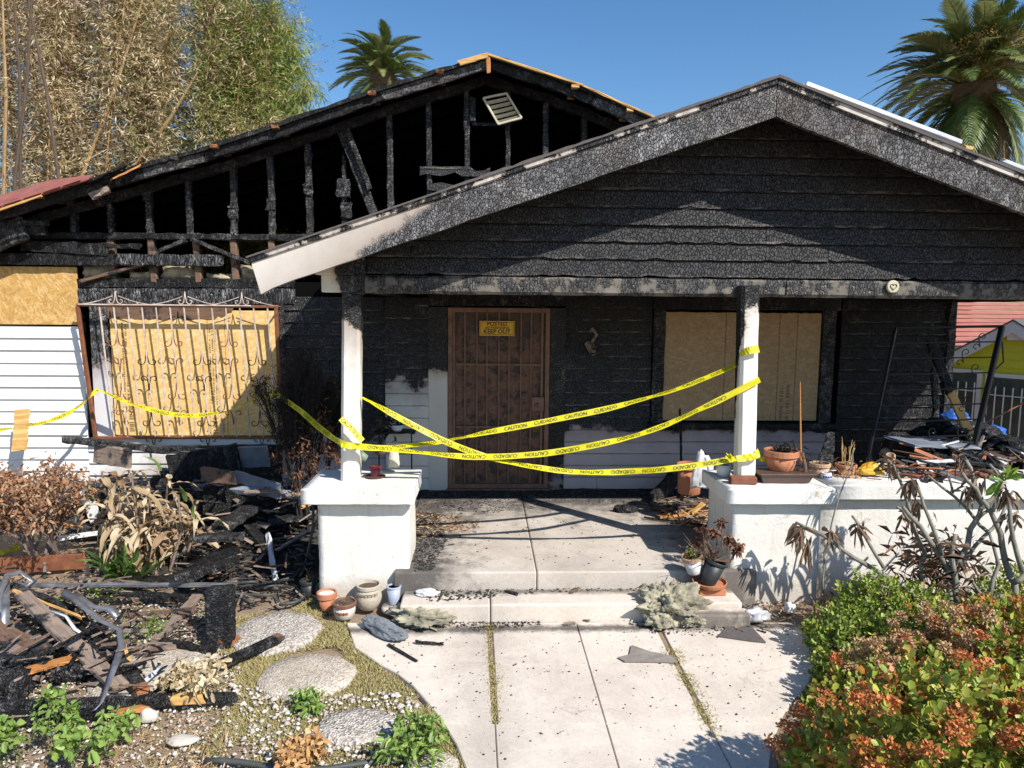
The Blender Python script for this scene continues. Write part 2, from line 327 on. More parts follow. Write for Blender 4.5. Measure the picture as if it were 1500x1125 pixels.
W_BROWN = m_wood('brown_timber', (.20, .115, .07), (.10, .06, .04), char=.3)
W_GREY = m_wood('weathered_timber', (.32, .24, .185), (.16, .115, .09), char=.25)
W_TORN = m_wood('torn_wood', (.34, .14, .045), (.16, .06, .02), char=.35)
W_ORANGE = m_wood('split_orange_wood', (.55, .24, .06), (.34, .13, .035))
W_YEL = m_wood('bright_pine', (.66, .40, .14), (.5, .27, .08))
METAL = m_plain('bent_flashing', (.36, .37, .40), .4, .5, 9, .003, 20, .6, (.14, .14, .15))
METW = m_plain('white_metal_trim', (.72, .74, .78), .45, .3, 6, .002)
METB = m_plain('grey_blue_metal', (.26, .29, .35), .45, .4, 5, .002)
def m_shing(name, c, sx=5, sz=9):
    t = NT(name); bt = t.n('TexBrick', {'Vector': t.tc, 'Color1': (*c, 1), 'Color2': (c[0] * .7, c[1] * .7, c[2] * .7, 1), 'Mortar': (c[0] * .35, c[1] * .35, c[2] * .35, 1), 'Scale': 1.0, 'Mortar Size': .012, 'Brick Width': .3, 'Row Height': .14})
    return t.out(bt.outputs[0], .9, t.bump(t.noise(120), .002, .6))
REDSH = m_plain('red_shingle', (.34, .11, .085), .9, .35, 6, .003)
REDSH2 = m_plain('red_roof_course', (.42, .15, .115), .9, .25, 3, .002)
GRSH = m_plain('grey_shingle', (.12, .105, .10), .9, .3, 30, .003, 150)
INSUL = m_plain('fibreglass_wool', (.44, .40, .28), .95, .5, 6, .014, 34, col2=(.11, .10, .08))
INSY = m_plain('attic_insulation', (.50, .42, .27), .95, .6, 9, .012, 18, col2=(.13, .11, .08))
CLOTH = m_plain('grey_cloth', (.22, .24, .26), .9, .4, 8, .006, 22)
FOIL = m_plain('crumpled_foil', (.62, .62, .64), .3, .3, 9, .008, 20, .3)
TARP = m_plain('blue_tarp', (.02, .12, .50), .45, .3, 5, .006, 14)
YG = m_plain('yellow_green_paint', (.60, .56, .03), .8, .12, 3, .001)
NW = m_plain('neighbour_white', (.66, .63, .58), .7, .1)
GLASS = m_plain('dark_window', (.09, .10, .08), .2, .5, 6)
# ================================================================ SETTING
WY = 8.0          # front wall plane of the house
PF = .28          # porch floor height
def terrain():
    xs = np.linspace(-9, 8, 170); ys = np.linspace(1.2, 9, 90); X, Y = np.meshgrid(xs, ys)
    Z = np.array([mnoise.noise((x * 1.7, y * 1.7, 3)) * .035 + mnoise.noise((x * 7, y * 7, 8)) * .012 for x, y in zip(X.ravel(), Y.ravel())]) - .035
    V = np.stack([X.ravel(), Y.ravel(), Z], 1); nx = len(xs); i = np.arange((len(ys) - 1) * nx).reshape(-1, nx)[:, :-1].ravel()
    F = np.stack([i, i + 1, i + nx + 1, i + nx], 1)
    npmesh('garden_bed', V, F, SOIL, smooth=True, kind='structure')
    MB().add([(-600, -200, -.13), (600, -200, -.13), (600, 900, -.13), (-600, 900, -.13)], [(0, 1, 2, 3)]).build('ground', SOIL, kind='structure')
terrain()
# ---- walkway of cast slabs
def poly_slab(pts, name, parent, mat, z0=-.09, z1=0.0, gap=.012):
    c = sum((Vector(p) for p in pts), Vector()) / len(pts); q = []
    for p in pts:
        d = Vector(p) - c; L = d.length; q.append(c + d * (1 - gap / L))
    b = bmesh.new(); vs = [b.verts.new((p.x, p.y, z0)) for p in q]; f = b.faces.new(vs)
    if f.normal.z > 0: pass
    r = bmesh.ops.extrude_face_region(b, geom=[f]); up = [g for g in r['geom'] if isinstance(g, bmesh.types.BMVert)]
    for v in up: v.co.z = z1 + R.uniform(-.003, .003)
    ed = [e for e in b.edges if all(v in up for v in e.verts)]
    bmesh.ops.bevel(b, geom=ed, offset=.004, segments=2, affect='EDGES'); bmesh.ops.recalc_face_normals(b, faces=b.faces)
    me = bpy.data.meshes.new(name); b.to_mesh(me); b.free(); me.materials.append(mat); return link(name, me, parent)
walk = bpy.data.objects.new('walkway', None); COL.objects.link(walk); walk['kind'] = 'structure'
def g2(px, py): return G(px, py, 0)
rows = [912, 973, 1060, 1128, 1250]
J = [lambda y: 716 + .053 * (y - 890), lambda y: 845 + .293 * (y - 915), lambda y: 975 + .52 * (y - 940)]
LE = {912: 508, 973: 556, 1060: 650, 1128: 684, 1250: 700}; RE = {912: 1165, 973: 1203, 1060: 1140, 1128: 1126, 1250: 1150}
LM = {(912, 973): [(520, 948)], (973, 1060): [(580, 985), (605, 1005), (636, 1040)], (1060, 1128): [(668, 1090)], (1128, 1250): []}
RM = {(912, 973): [(1190, 935)], (973, 1060): [(1178, 1010), (1150, 1040)], (1060, 1128): [(1130, 1090)], (1128, 1250): []}
for a, b in zip(rows[:-1], rows[1:]):
    cols = [(None, 0), (0, 1), (1, 2), (2, None)]
    for (l, r) in cols:
        if l is None: left = [(LE[a], a)] + LM[(a, b)] + [(LE[b], b)]
        else: left = [(J[l](a) + (4 if l != 1 and a < 1050 else .3), a), (J[l](b) + (4 if l != 1 and a < 1050 else .3), b)]
        if r is None: right = [(RE[b], b)] + LM.get(0, []) + list(reversed(RM[(a, b)])) + [(RE[a], a)]
        else: right = [(J[r](b) - (4 if r != 1 and a < 1050 else .3), b), (J[r](a) - (4 if r != 1 and a < 1050 else .3), a)]
        poly_slab([g2(*p) for p in left + right], 'paving_slab', walk, CONC, gap=.002)
MB().add([G(x, y, -.012) for x, y in ((520, 918), (600, 985), (690, 1075), (712, 1240), (1140, 1240), (1135, 1065), (1170, 1010), (1190, 960), (1155, 918))], [tuple(range(9))]).build('joint_soil', SOIL, walk)
# ---- porch floor and step
pf = bpy.data.objects.new('porch_floor', None); COL.objects.link(pf); pf['kind'] = 'structure'
MB().cbox(-.70, .425, 5.42, WY + .1, -.1, PF, .012).build('floor_slab', CONP, pf, smooth=False)
MB().cbox(.431, 2.2, 5.42, WY + .1, -.1, PF, .012).build('floor_slab', CONP, pf)
MB().cbox(2.204, 5.4, 5.75, WY + .1, -.1, PF, .012).build('floor_slab', CONP, pf)
MB().cbox(-1.28, -.704, 5.8, WY + .1, -.1, PF - .01, .012).build('floor_slab', CONP, pf)
stp = bpy.data.objects.new('porch_step', None); COL.objects.link(stp); stp['kind'] = 'structure'
MB().cbox(-.62, .055, 5.13, 5.416, -.1, .135, .014).build('step_slab', CONC, stp)
MB().cbox(.061, 1.98, 5.13, 5.416, -.1, .14, .014).build('step_slab', CONC, stp)
MB().cbox(1.35, 2.0, 5.0, 5.126, -.1, .10, .014).build('step_slab', CONC, stp)

# ================================================================ THE BURNT HOUSE
H = thing('burnt_house', 'fire gutted bungalow with charred gables, boarded windows and a brown security door', 'house', (0, WY, 0))
def wedge(x0, x1, z0, z1, Y, th=.032, jag=0.0, n=None, zl=None, topjag=0.0):
    """lap siding board facing -Y; zl(x) optionally trims the top by a slope"""
    n = n or max(1, int((x1 - x0) / .07)) if (jag or topjag or zl) else 1
    m = MB(); xs = [x0 + (x1 - x0) * i / n for i in range(n + 1)]; V = []
    for x in xs:
        b = z0 - (R.random() ** 3 * -jag if jag else 0); t = z1 - (R.random() ** 2 * topjag)
        if zl: t = min(t, zl(x)); b = min(b, t - .001)
        V += [(x, Y - th, b), (x, Y - .006, t), (x, Y + .004, t), (x, Y + .004, b)]
    m.v = V
    for i in range(n):
        a = i * 4; c = a + 4
        for k in range(4): m.f.append((a + k, c + k, c + (k + 1) % 4, a + (k + 1) % 4)[::-1]); m.m.append(0)
    m.f += [(0, 1, 2, 3), tuple(n * 4 + k for k in (3, 2, 1, 0))]; m.m += [0, 0]
    return m
def siding(x0, x1, z0, z1, Y, mat, e=.138, jag=0.0, splitp=.25, zl=None, skip=0.0):
    z = z0
    while z < z1 - .02:
        t = min(z + e, z1)
        segs = [(x0, x1)]
        if R.random() < splitp and x1 - x0 > .8:
            s = R.uniform(x0 + .3, x1 - .3); segs = [(x0, s - .002), (s + .002, x1)]
        for a, b in segs:
            if R.random() < skip: continue
            wedge(a, b, z + R.uniform(-.003, .003), t + .012, Y - R.uniform(0, .004), jag=jag, zl=zl).build('siding_board', mat, H)
        z += e
# ---- wall core behind everything, in pieces that leave the attic open
MB().box(-6.6, -4.42, WY + .012, WY + .1, 0, 2.75).build('wall', BLACK, H)
MB().box(-2.28, -.42, WY + .012, WY + .1, 0, 2.62).box(.76, 2.0, WY + .012, WY + .1, 0, 2.62).box(3.9, 5.34, WY + .012, WY + .1, 0, 2.62).box(2.0, 3.9, WY + .012, WY + .1, 0, 1.05).box(2.0, 3.9, WY + .012, WY + .1, 2.36, 2.62).box(-.42, .76, WY + .012, WY + .1, 2.38, 2.62).box(-4.42, -2.28, WY + .012, WY + .1, 0, .86).build('wall', BLACK, H)
MB().box(5.25, 5.34, WY + .1, 16, 0, 3.2).box(-6.6, -6.5, WY + .1, 16, 0, 3.0).box(-6.6, 5.34, 15.9, 16, 0, 4.6).box(-6.5, 5.25, WY + .6, 15.9, 2.5, 2.55).box(-6.5, 5.25, WY + .9, WY + .95, 0, 2.5).build('inner_shell', BLACK, H)
MB().prism([(-6.6, 15.9, 4.6), (5.34, 15.9, 4.6), (.03, 15.9, 4.9)], (0, .1, 0)).build('rear_gable', BLACK, H)
# left white siding, OSB sheet
siding(-6.5, -4.40, .10, 2.10, WY, SIDW, .1345, splitp=0)
MB().cbox(-6.3, -4.415, WY - .035, WY - .018, 2.13, 2.755, .003).build('osb_sheet', OSB, H)
siding(-4.40, -2.28, .05, .84, WY, SIDU, .1345, splitp=.2)
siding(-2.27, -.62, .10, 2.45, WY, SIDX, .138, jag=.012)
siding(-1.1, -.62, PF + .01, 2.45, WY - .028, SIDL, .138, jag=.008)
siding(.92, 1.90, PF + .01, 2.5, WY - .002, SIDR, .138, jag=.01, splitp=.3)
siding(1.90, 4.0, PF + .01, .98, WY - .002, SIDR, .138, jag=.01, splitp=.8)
siding(4.08, 5.33, PF + .01, 2.5, WY - .002, CH_W, .138, jag=.014, splitp=.3)
MB().beam((5.36, WY - .03, .1), (5.36, WY - .03, 2.6), .09, .06, 14, .008, (0, 1, 0)).build('corner_board', CH_V, H)
# door trims and head
MB().cbox(-.62, -.405, WY - .055, WY + .01, PF, 2.36, .004).build('door_trim', TRIML, H)
MB().cbox(.745, .92, WY - .055, WY + .01, PF, 2.36, .004).build('door_trim', TRIMR, H)
MB().beam((-.62, WY - .03, 2.46), (.92, WY - .03, 2.46), .06, .17, 14, .005).build('door_head', CH_H, H)
MB().cbox(-.42, .76, WY - .08, WY + .05, PF - .005, PF + .022, .004).build('door_sill', DOORB, H)
# ---- security door
dz0, dz1 = PF + .024, 2.355
door = MB().box(-.36, .70, WY - .012, WY + .008, dz0 + .05, dz1 - .05).build('security_door', DOORM, H)
fr = MB()
for a, b in ((-.40, -.35), (.69, .74)): fr.cbox(a, b, WY - .06, WY + .02, dz0, dz1, .004)
fr.cbox(-.35, .69, WY - .06, WY + .02, dz1 - .05, dz1, .004).cbox(-.35, .69, WY - .055, WY + .02, dz0, dz0 + .05, .004)
fr.build('door_frame', DOORB, door)
for z in (1.71, 1.0): MB().cbox(-.31, .65, WY - .048, WY - .014, z, z + .022, .003).build('cross_rail', DOORB, door)
for a in (-.335, .655): MB().cbox(a - .013, a + .013, WY - .05, WY - .014, dz0 + .05, dz1 - .05, .003).build('door_stile', DOORB, door)
for i in range(7):
    x = -.335 + (i + 1) * .99 / 8 + (.01 if i % 2 else 0); MB().cbox(x - .008, x + .008, WY - .045, WY - .028, dz0 + .05, dz1 - .05, .003).build('door_bar', DOORB, door)
MB().cbox(.54, .68, WY - .085, WY - .046, 1.20, 1.36, .006).lathe((.60, WY - .087, 1.27), [(.02, 0), (.022, .01), (.012, .03)], 12, 0, 0, (0, -1, 0)).build('lock_box', DOORB, door)
def spiral(c, r, a0, turns, sgn, n=16):
    return [Vector((c[0] + r * (1 - .75 * i / n) * math.cos(a0 + sgn * turns * 2 * math.pi * i / n), c[1], c[2] + r * (1 - .75 * i / n) * math.sin(a0 + sgn * turns * 2 * math.pi * i / n))) for i in range(n + 1)]
def scroll_pair(m, x, y, z, s=.06, up=1, rr=.004):
    for sg in (-1, 1):
        c = (x + sg * s, y, z + up * s * .5); a0 = math.pi if sg > 0 else 0
        sp = spiral(c, s * .72, a0, .85, -sg * up, 14)
        m.tube([Vector((x, y, z - up * s * 1.6)), Vector((x + sg * s * .1, y, z - up * s * .5))] + sp, rr, 4)
def half_scroll(m, x, y, z, s, up, rr, sg):
    sp = spiral((x + sg * s, y, z + up * s * .5), s * .72, math.pi if sg > 0 else 0, .85, -sg * up, 14)
    m.tube([Vector((x + sg * .003, y, z - up * s * 1.6)), Vector((x + sg * s * .1, y, z - up * s * .5))] + sp, rr, 4)
for x in (.03, .36):
    m = MB(); scroll_pair(m, x + .12, WY - .05, 2.02 - (x > .2) * .1, .055, -1, .005); m.build('door_scroll', DOORB, door)
arch = MB().tube([(-.37 + 1.08 * i / 12, WY - .05, 2.36 + .05 * math.sin(math.pi * i / 12)) for i in range(13)], .012, 6).build('door_arch', CH_H, door)
# ---- left window: boards, trim, burglar grille
wb = MB().cbox(-4.10, -2.30, WY - .01, WY + .008, .90, 2.30, .002).build('window_boarding', OSBP, H)
seams = [-4.10, -3.72, -3.05, -2.86, -2.30]
for a, b in zip(seams[:-1], seams[1:]):
    n = 14; top = [(a + .003 + (b - a - .006) * i / n, WY - .022, 2.26 - .02 * R.random() + (.0 if b < -2.5 else .0)) for i in range(n + 1)]
    MB().prism([(a + .003, WY - .022, .905), (b - .003, WY - .022, .905)] + top[::-1], (0, .01, 0)).build('osb_board', OSBP, wb)
n = 40; pts = [(-4.12, WY - .03, 2.40), (-2.62, WY - .03, 2.40)] + [(-2.62 - 1.5 * i / n, WY - .03, (2.30 if i < 4 else 2.235 if i < 9 else 2.20) + R.uniform(-.013, .013) + (.06 if i < 6 else 0)) for i in range(n + 1)]
MB().prism(pts, (0, .006, 0)).build('scorched_paper', W_BROWN, wb)
def printrows(par, x, z0, z1, Y, rows_, h, mat):
    m = MB()
    for r in range(rows_):
        z = z0
        while z < z1:
            L = R.uniform(.004, .02)
            if R.random() > .2: m.add([(x + r * h * 1.6, Y, z), (x + r * h * 1.6 + h * R.uniform(.5, 1), Y, z), (x + r * h * 1.6 + h, Y, z + L * .5), (x + r * h * 1.6, Y, z + L * .5)], [(0, 1, 2, 3)])
            z += L
    m.build('board_print', mat, par, kind='stuff')
PRT = m_plain('stencil_print', (.13, .08, .04), .8, 0)
printrows(wb, -3.98, 1.3, 2.15, WY - .0235, 2, .022, PRT); printrows(wb, -3.94, .95, 1.25, WY - .0237, 1, .06, PRT)
printrows(wb, -3.035, 1.25, 2.1, WY - .0235, 3, .018, PRT); printrows(wb, -3.02, .93, 1.1, WY - .0237, 2, .05, PRT)
MB().cbox(-4.30, -4.12, WY - .05, WY + .01, .90, 2.34, .004).build('window_trim', WTRIM, H)
MB().beam((-2.25, WY - .02, .85), (-2.25, WY - .02, 2.4), .09, .05, 14, .006, (0, 1, 0)).build('window_trim', CH_V, H)
MB().beam((-4.42, WY - .02, 2.44), (-2.1, WY - .02, 2.46), .04, .17, 26, .004).build('window_head', CH_BLUE, H)
MB().beam((-4.42, WY - .02, 2.585), (-2.1, WY - .02, 2.60), .04, .10, 26, .008).build('window_head', CH_H, H)
MB().cbox(-4.36, -2.2, WY - .08, WY + .01, .80, .875, .005).build('window_sill', SIDW, H)
gt, gb, gy0, gy1 = 2.345, .895, WY - .21, WY - .11      # hangs away from the wall at its top
def gy(z): return gy1 + (gy0 - gy1) * (z - gb) / (gt - gb)
gr = MB().beam((-4.33, gy0, gt), (-2.24, gy0, gt), .03, .03, 8, .001).beam((-4.28, gy1, gb), (-2.24, gy1, gb), .03, .03, 8, .001).build('window_grille', RUST, H)
MB().beam((-4.33, gy0, gt), (-4.27, gy1, gb), .04, .035, 8, .001).build('grille_side', RUST, gr)
MB().beam((-2.24, gy0, gt), (-2.24, gy1, gb), .04, .035, 8, .001).build('grille_side', RUST, gr)
MB().tube([(-4.31, gy0 - .02, gt + .008), (-2.5, gy0 - .02, gt + .008)], .008, 6).build('grille_top_strip', BARW, gr)
for x in (-4.3, -2.24):
    for z in (gt, gb): MB().tube([(x, gy(z), z), (x, WY, z)], .012, 6).build('wall_bracket', RUST, gr)
bx = [-4.10 + i * .1475 for i in range(13)]
for i, x in enumerate(bx):
    MB().beam((x, gy(gt) - .004, gt), (x + .035, gy(gb) - .004, gb), .014, .014, 6, .0008).build('grille_bar', BARW, gr)
    if i % 2 == 1:
        zz = (1.98, 1.40) if i % 4 == 1 else (1.78, 1.10)
        for z in zz:
            for (dx, zq, s_, up) in ((.01, z, .066, -1), (.015, z - .26, .058, 1)):
                for h_ in (-1, 1): m = MB(); half_scroll(m, x + dx, gy(zq) - .006, zq, s_, up, .0055, h_); m.build('grille_scroll', IRON if i % 4 == 3 else RUST, gr)  # scrolls enlarged, some black, to carry the scroll shadows in their colour
for x in (-3.93, -3.20, -2.60):
    m = MB(); scroll_pair(m, x, gy0, gt + .075, .05, -1, .005)
    m.tube([(x - .38 + .35 * k / 10, gy0, gt + .012 + .09 * (k / 10) ** 1.6) for k in range(11)], .005, 4).tube([(x + .38 - .35 * k / 10, gy0, gt + .012 + .09 * (k / 10) ** 1.6) for k in range(11)], .005, 4)
    m.build('grille_crest', BARW, gr)
# ---- right window
wr = MB().box(2.0, 3.9, WY - .002, WY + .012, 1.05, 2.36).build('window_boarding', BLACK, H)
for a, b in ((2.045, 2.74), (2.746, 3.36), (3.366, 3.565), (3.571, 3.84)):
    n = 8; top = [(a + (b - a) * i / n, WY - .03, 2.325 + R.uniform(-.006, .004)) for i in range(n + 1)]
    MB().prism([(a, WY - .03, 1.09), (b, WY - .03, 1.09)] + top[::-1], (0, .012, 0)).build('osb_board', OSBD, wr)
printrows(wr, 3.40, 1.10, 1.5, WY - .0315, 2, .045, PRT)
MB().beam((1.98, WY - .03, 1.0), (1.98, WY - .03, 2.4), .13, .05, 12, .005, (0, 1, 0)).build('window_trim', CH_V, H)
MB().beam((3.93, WY - .03, .95), (3.93, WY - .03, 2.45), .15, .05, 12, .006, (0, 1, 0)).build('window_trim', CH_V, H)
MB().beam((1.9, WY - .03, 2.43), (4.05, WY - .03, 2.43), .06, .15, 16, .005).build('window_trim', CH_H, H)
MB().beam((1.88, WY - .05, 1.03), (4.05, WY - .05, 1.03), .09, .075, 16, .006).build('window_sill', CH_H, H)
# ---- wall lamp hanging broken (a scorched little lantern)
lm = MB().beam((1.17, WY - .06, 1.98), (1.24, WY - .10, 1.86), .10, .075, 3, .004, m=0).build('wall_lantern', W_GREY, H)
MB().tube([(1.20, WY - .02, 2.1), (1.21, WY - .09, 2.13), (1.26, WY - .1, 2.07), (1.21, WY - .08, 1.98)], .018, 6).build('lantern_arm', W_GREY, lm)

# ---- main gable
AP = (.03, 7.6, 4.90)
RL = [(0.03, 4.90), (-1.05, 4.56), (-2.17, 4.16), (-2.86, 3.93), (-3.5, 3.745), (-4.2, 3.54), (-5.2, 3.24), (-6.9, 2.72)]
RR = [(0.03, 4.90), (.63, 4.735), (1.13, 4.56), (1.70, 4.33), (3.4, 3.75), (5.9, 2.9)]
def roofline(x, L): 
    pts = sorted(L)
    for (a, za), (b, zb) in zip(pts[:-1], pts[1:]):
        if a <= x <= b: return za + (zb - za) * (x - a) / (b - a)
    return pts[0][1] if x < pts[0][0] else pts[-1][1]
def rz(x): return roofline(x, RL + RR[1:])
for L, nm in ((RL, 0), (RR, 1)):
    for (a, za), (b, zb) in zip(L[:-1], L[1:]):
        x0, z0_, x1, z1_ = (a, za, b, zb)
        MB().beam((x0, 7.62, z0_ - .055), (x1, 7.62, z1_ - .055), .05, .095, 8, .008).build('rake_rafter', CH_R if R.random() < .5 else CH_L, H)
        MB().beam((x0, 7.96, z0_ - .11), (x1, 7.96, z1_ - .11), .06, .10, 8, .010).build('gable_rafter', CH_L, H)
        m = MB(); lo, hi = (x1, z1_), (x0, z0_)
        if lo[0] > hi[0]: lo, hi = hi, lo
        m.hexa([(lo[0], 7.57, lo[1] - .01), (hi[0], 7.57, hi[1] - .01), (hi[0], 16.1, hi[1] - .01), (lo[0], 16.1, lo[1] - .01), (lo[0], 7.57, lo[1] + .012), (hi[0], 7.57, hi[1] + .012), (hi[0], 16.1, hi[1] + .012), (lo[0], 16.1, lo[1] + .012)])
        m.build('roof_deck', BLACK, H)
        # ragged burnt edge of the roofing
        nn = max(3, int(abs(b - a) / .09))
        top = [(x0 + (x1 - x0) * i / nn, 7.55, z0_ + (z1_ - z0_) * i / nn + .025 + R.uniform(-.012, .016)) for i in range(nn + 1)]; bot = [(x, y, z0_ + (z1_ - z0_) * i / nn - .012) for i, (x, y, z) in enumerate(top)]
        MB().prism(top + bot[::-1], (0, .25, 0)).build('roofing_edge', CH_L, H)
# bright unburnt edge at the ridge
MB().beam((-.26, 7.54, 4.825), (.02, 7.54, 4.905), .03, .05, 4, .003).build('ridge_edge_board', W_YEL, H)
MB().beam((.04, 7.54, 4.91), (1.0, 7.54, 4.635), .03, .022, 8, .003).build('ridge_edge_board', W_YEL, H)
MB().beam((1.0, 7.54, 4.63), (1.9, 7.54, 4.27), .03, .02, 8, .005).build('ridge_edge_board', W_YEL, H)
MB().beam((.03, 7.56, 4.90), (.035, 7.56, 4.75), .045, .05, 3, .003, (0, 1, 0)).build('ridge_block', W_ORANGE, H)
for x, m_ in ((-2.13, W_BROWN), (-1.15, W_ORANGE), (-.46, W_ORANGE), (.93, W_YEL), (1.50, W_YEL), (-3.15, W_ORANGE), (-2.75, W_ORANGE), (-4.52, W_ORANGE)):
    z = rz(x); MB().beam((x, 7.53, z - .004), (x, 7.95, z - .004), .075, .04, 3, .006, rag=.015).build('lookout_block', W_TORN if m_ is not W_YEL else W_YEL, H)
# studs of the open gable
for x in (-4.427, -4.033, -3.615, -3.188, -2.716, -2.314, -1.904, -1.019, -.596, -.186, .248, .662, 1.077):
    zt = rz(x) - .15; zb = 3.10 if x < -1.6 else 2.9
    m = MB().beam((x + R.uniform(-.01, .01), 7.98, zb), (x + R.uniform(-.015, .015), 7.98, zt), R.uniform(.05, .066), .08, 16, .007, (0, 1, 0))
    if R.random() < .6:
        zz = R.uniform(zb + .1, zb + .5); m.beam((x, 7.95, zz), (x, 7.95, zz + .12), .09, .05, 4, .012, (0, 1, 0))
    m.build('gable_stud', CH_V, H)
MB().beam((-1.52, 7.98, 3.15), (-1.53, 7.98, 4.0), .06, .06, 10, .012, (0, 1, 0), taper=.45).beam((-1.53, 7.94, 3.55), (-1.53, 7.94, 3.72), .14, .03, 4, .012, (0, 1, 0)).beam((-1.50, 7.94, 3.32), (-1.50, 7.94, 3.48), .11, .03, 4, .012, (0, 1, 0)).build('gable_stud', CH_V, H)
MB().beam((-1.53, 7.92, 4.22), (-1.14, 7.92, 3.20), .095, .04, 14, .007, (0, 1, 0)).build('gable_brace', CH_V, H)
MB().beam((-1.46, 7.86, 4.22), (-1.23, 7.86, 3.62), .05, .04, 9, .006, (0, 1, 0)).build('gable_brace', CH_V, H)
for z, a, b in ((3.83, -.70, .06), (3.66, -.62, .02), (3.50, -.72, -.3)):
    wedge(a, b, z - .06, z + .05, 7.94, jag=.05, topjag=.05).build('siding_remnant', CH_G, H)
MB().beam((-.13, 7.95, 4.33), (.25, 7.95, 4.33), .03, .035, 5, .003).build('vent_header', CH_L, H)
wedge(-.16, -.10, 4.35, 4.62, 7.94, jag=.02, topjag=.04).build('siding_remnant', CH_V, H)
# loose louvre vent
vt = thing('gable_vent', 'small cream louvred vent hanging askew from the burnt gable studs', 'vent', tuple(P(736, 160, 7.85)))
vq = [P(708, 144, 7.82), P(742, 137, 7.82), P(764, 173, 7.82), P(730, 182, 7.82)]
VM = m_plain('vent_cream', (.60, .55, .40), .7, .3)
def vq_at(u, v): return vq[0].lerp(vq[1], u).lerp(vq[3].lerp(vq[2], u), v)
for (a, b) in ((0, 1), (1, 2), (2, 3), (3, 0)): MB().beam(vq[a], vq[b], .022, .03, 2, .001, (0, 1, 0), rag=.003).build('vent_frame', VM, vt)
for k in range(5):
    v = .13 + k * .185; a0, a1 = vq_at(.06, v), vq_at(.94, v); b0, b1 = vq_at(.06, v + .10), vq_at(.94, v + .10)
    MB().hexa([a0, a1, a1 + Vector((0, .006, 0)), a0 + Vector((0, .006, 0)), b0 + Vector((0, .03, 0)), b1 + Vector((0, .03, 0)), b1 + Vector((0, .036, 0)), b0 + Vector((0, .036, 0))]).build('louvre', VM, vt)
# plates, cripples, braces and siding scraps between attic and window head
MB().beam((-5.0, 7.98, 3.085), (-1.2, 7.98, 3.10), .09, .07, 40, .008).build('wall_plate', CH_L, H)
MB().beam((-4.95, 7.90, 2.97), (-4.03, 7.90, 2.93), .04, .11, 10, .010).build('siding_remnant', CH_H, H)
MB().beam((-5.2, 7.90, 2.83), (-3.5, 7.92, 2.83), .035, .12, 20, .006).build('siding_remnant', CH_H, H)
MB().beam((-3.95, 7.89, 2.835), (-2.85, 7.93, 2.84), .035, .12, 16, .008).build('siding_remnant', CH_BLUE, H)
MB().beam((-4.9, 7.90, 3.0), (-3.7, 7.90, 2.975), .035, .05, 14, .012).build('siding_remnant', CH_H, H)
for x in (-4.03, -3.6, -3.12, -2.72, -2.31):
    MB().beam((x, 8.0, 2.6), (x - .02, 8.0, 3.08), .075, .08, 6, .003, (0, 1, 0)).build('cripple_stud', W_BROWN, H)
MB().beam((-4.35, 7.95, 2.60), (-3.55, 7.95, 2.83), .085, .03, 8, .004).build('wall_brace', W_BROWN, H)
MB().beam((-3.15, 7.93, 3.06), (-2.33, 7.93, 2.73), .08, .04, 8, .006).build('wall_brace', CH_LG, H)
MB().beam((-3.22, 7.93, 3.05), (-3.52, 7.93, 2.93), .06, .04, 8, .006).build('wall_brace', CH_LG, H)
for a, b, c, d in ((-4.40, -4.05, 2.62, 2.78), (-3.55, -3.2, 2.64, 2.8), (-3.9, -3.62, 2.62, 2.72), (-2.7, -2.35, 2.64, 2.80), (-3.05, -2.75, 2.62, 2.7)):
    m = MB(); nx_, nz_ = 7, 5
    for i in range(nx_):
        for j in range(nz_):
            e = 0 if i in (0, nx_ - 1) or j in (0, nz_ - 1) else 1
            m.v.append((a + (b - a) * i / (nx_ - 1) + R.uniform(-.02, .02), 8.06 - e * R.uniform(.03, .08), c + (d - c) * j / (nz_ - 1) + R.uniform(-.015, .015)))
    for i in range(nx_ - 1):
        for j in range(nz_ - 1): q = i * nz_ + j; m.f.append((q, q + nz_, q + nz_ + 1, q + 1)); m.m.append(0)
    m.build('insulation_batt', INSY, H, smooth=True)
# rafters and joists inside the attic
for k, y in enumerate(np.arange(8.6, 12, .61)):
    for L in (RL, RR):
        for (a, za), (b, zb) in zip(L[:-1], L[1:]): MB().beam((a, y, za - .09), (b, y, zb - .09), .04, .12, 4, .005).build('attic_rafter', BLACK, H)
# eave corner at far left: charred barge board and soffit
MB().beam(P(-60, 375, 7.72), P(36, 333, 7.72), .05, .24, 8, .008).build('eave_board', CH_LG, H)
MB().beam(P(-60, 325, 7.74), P(68, 327, 7.74), .05, .05, 8, .006).build('eave_board', CH_LG, H)
MB().beam(P(36, 335, 7.78), P(68, 335, 7.78), .05, .14, 4, .008).build('eave_board', CH_L, H)
q = [P(-40, 318, 7.45), P(45, 290, 7.45), P(130, 263, 7.45), P(138, 257, 7.9), P(70, 266, 7.9), P(-40, 300, 7.9)]
MB().prism(q, (0, .0, .012)).build('red_shingle_patch', REDSH, H)
for k in range(5):
    a = .1 + k * .17; p = q[0].lerp(q[2], a); p2 = q[0].lerp(q[2], a + .15); MB().prism([p + Vector((0, -.02, .014)), p2 + Vector((0, -.02, .014)), p2 + Vector((.08, .28, .06)), p + Vector((.08, .28, .06))], (0, 0, .008)).build('roof_shingle', REDSH, H)
MB().beam(P(-40, 321, 7.42), P(60, 287, 7.42), .02, .02, 8, .003).build('roof_edge_strip', W_YEL, H)
MB().beam(P(135, 265, 7.45), P(185, 242, 7.6), .20, .02, 5, .006).build('loose_sheathing', CH_L, H)
MB().beam(P(165, 262, 7.45), P(205, 243, 7.6), .12, .015, 5, .004).build('loose_sheathing', W_ORANGE, H)
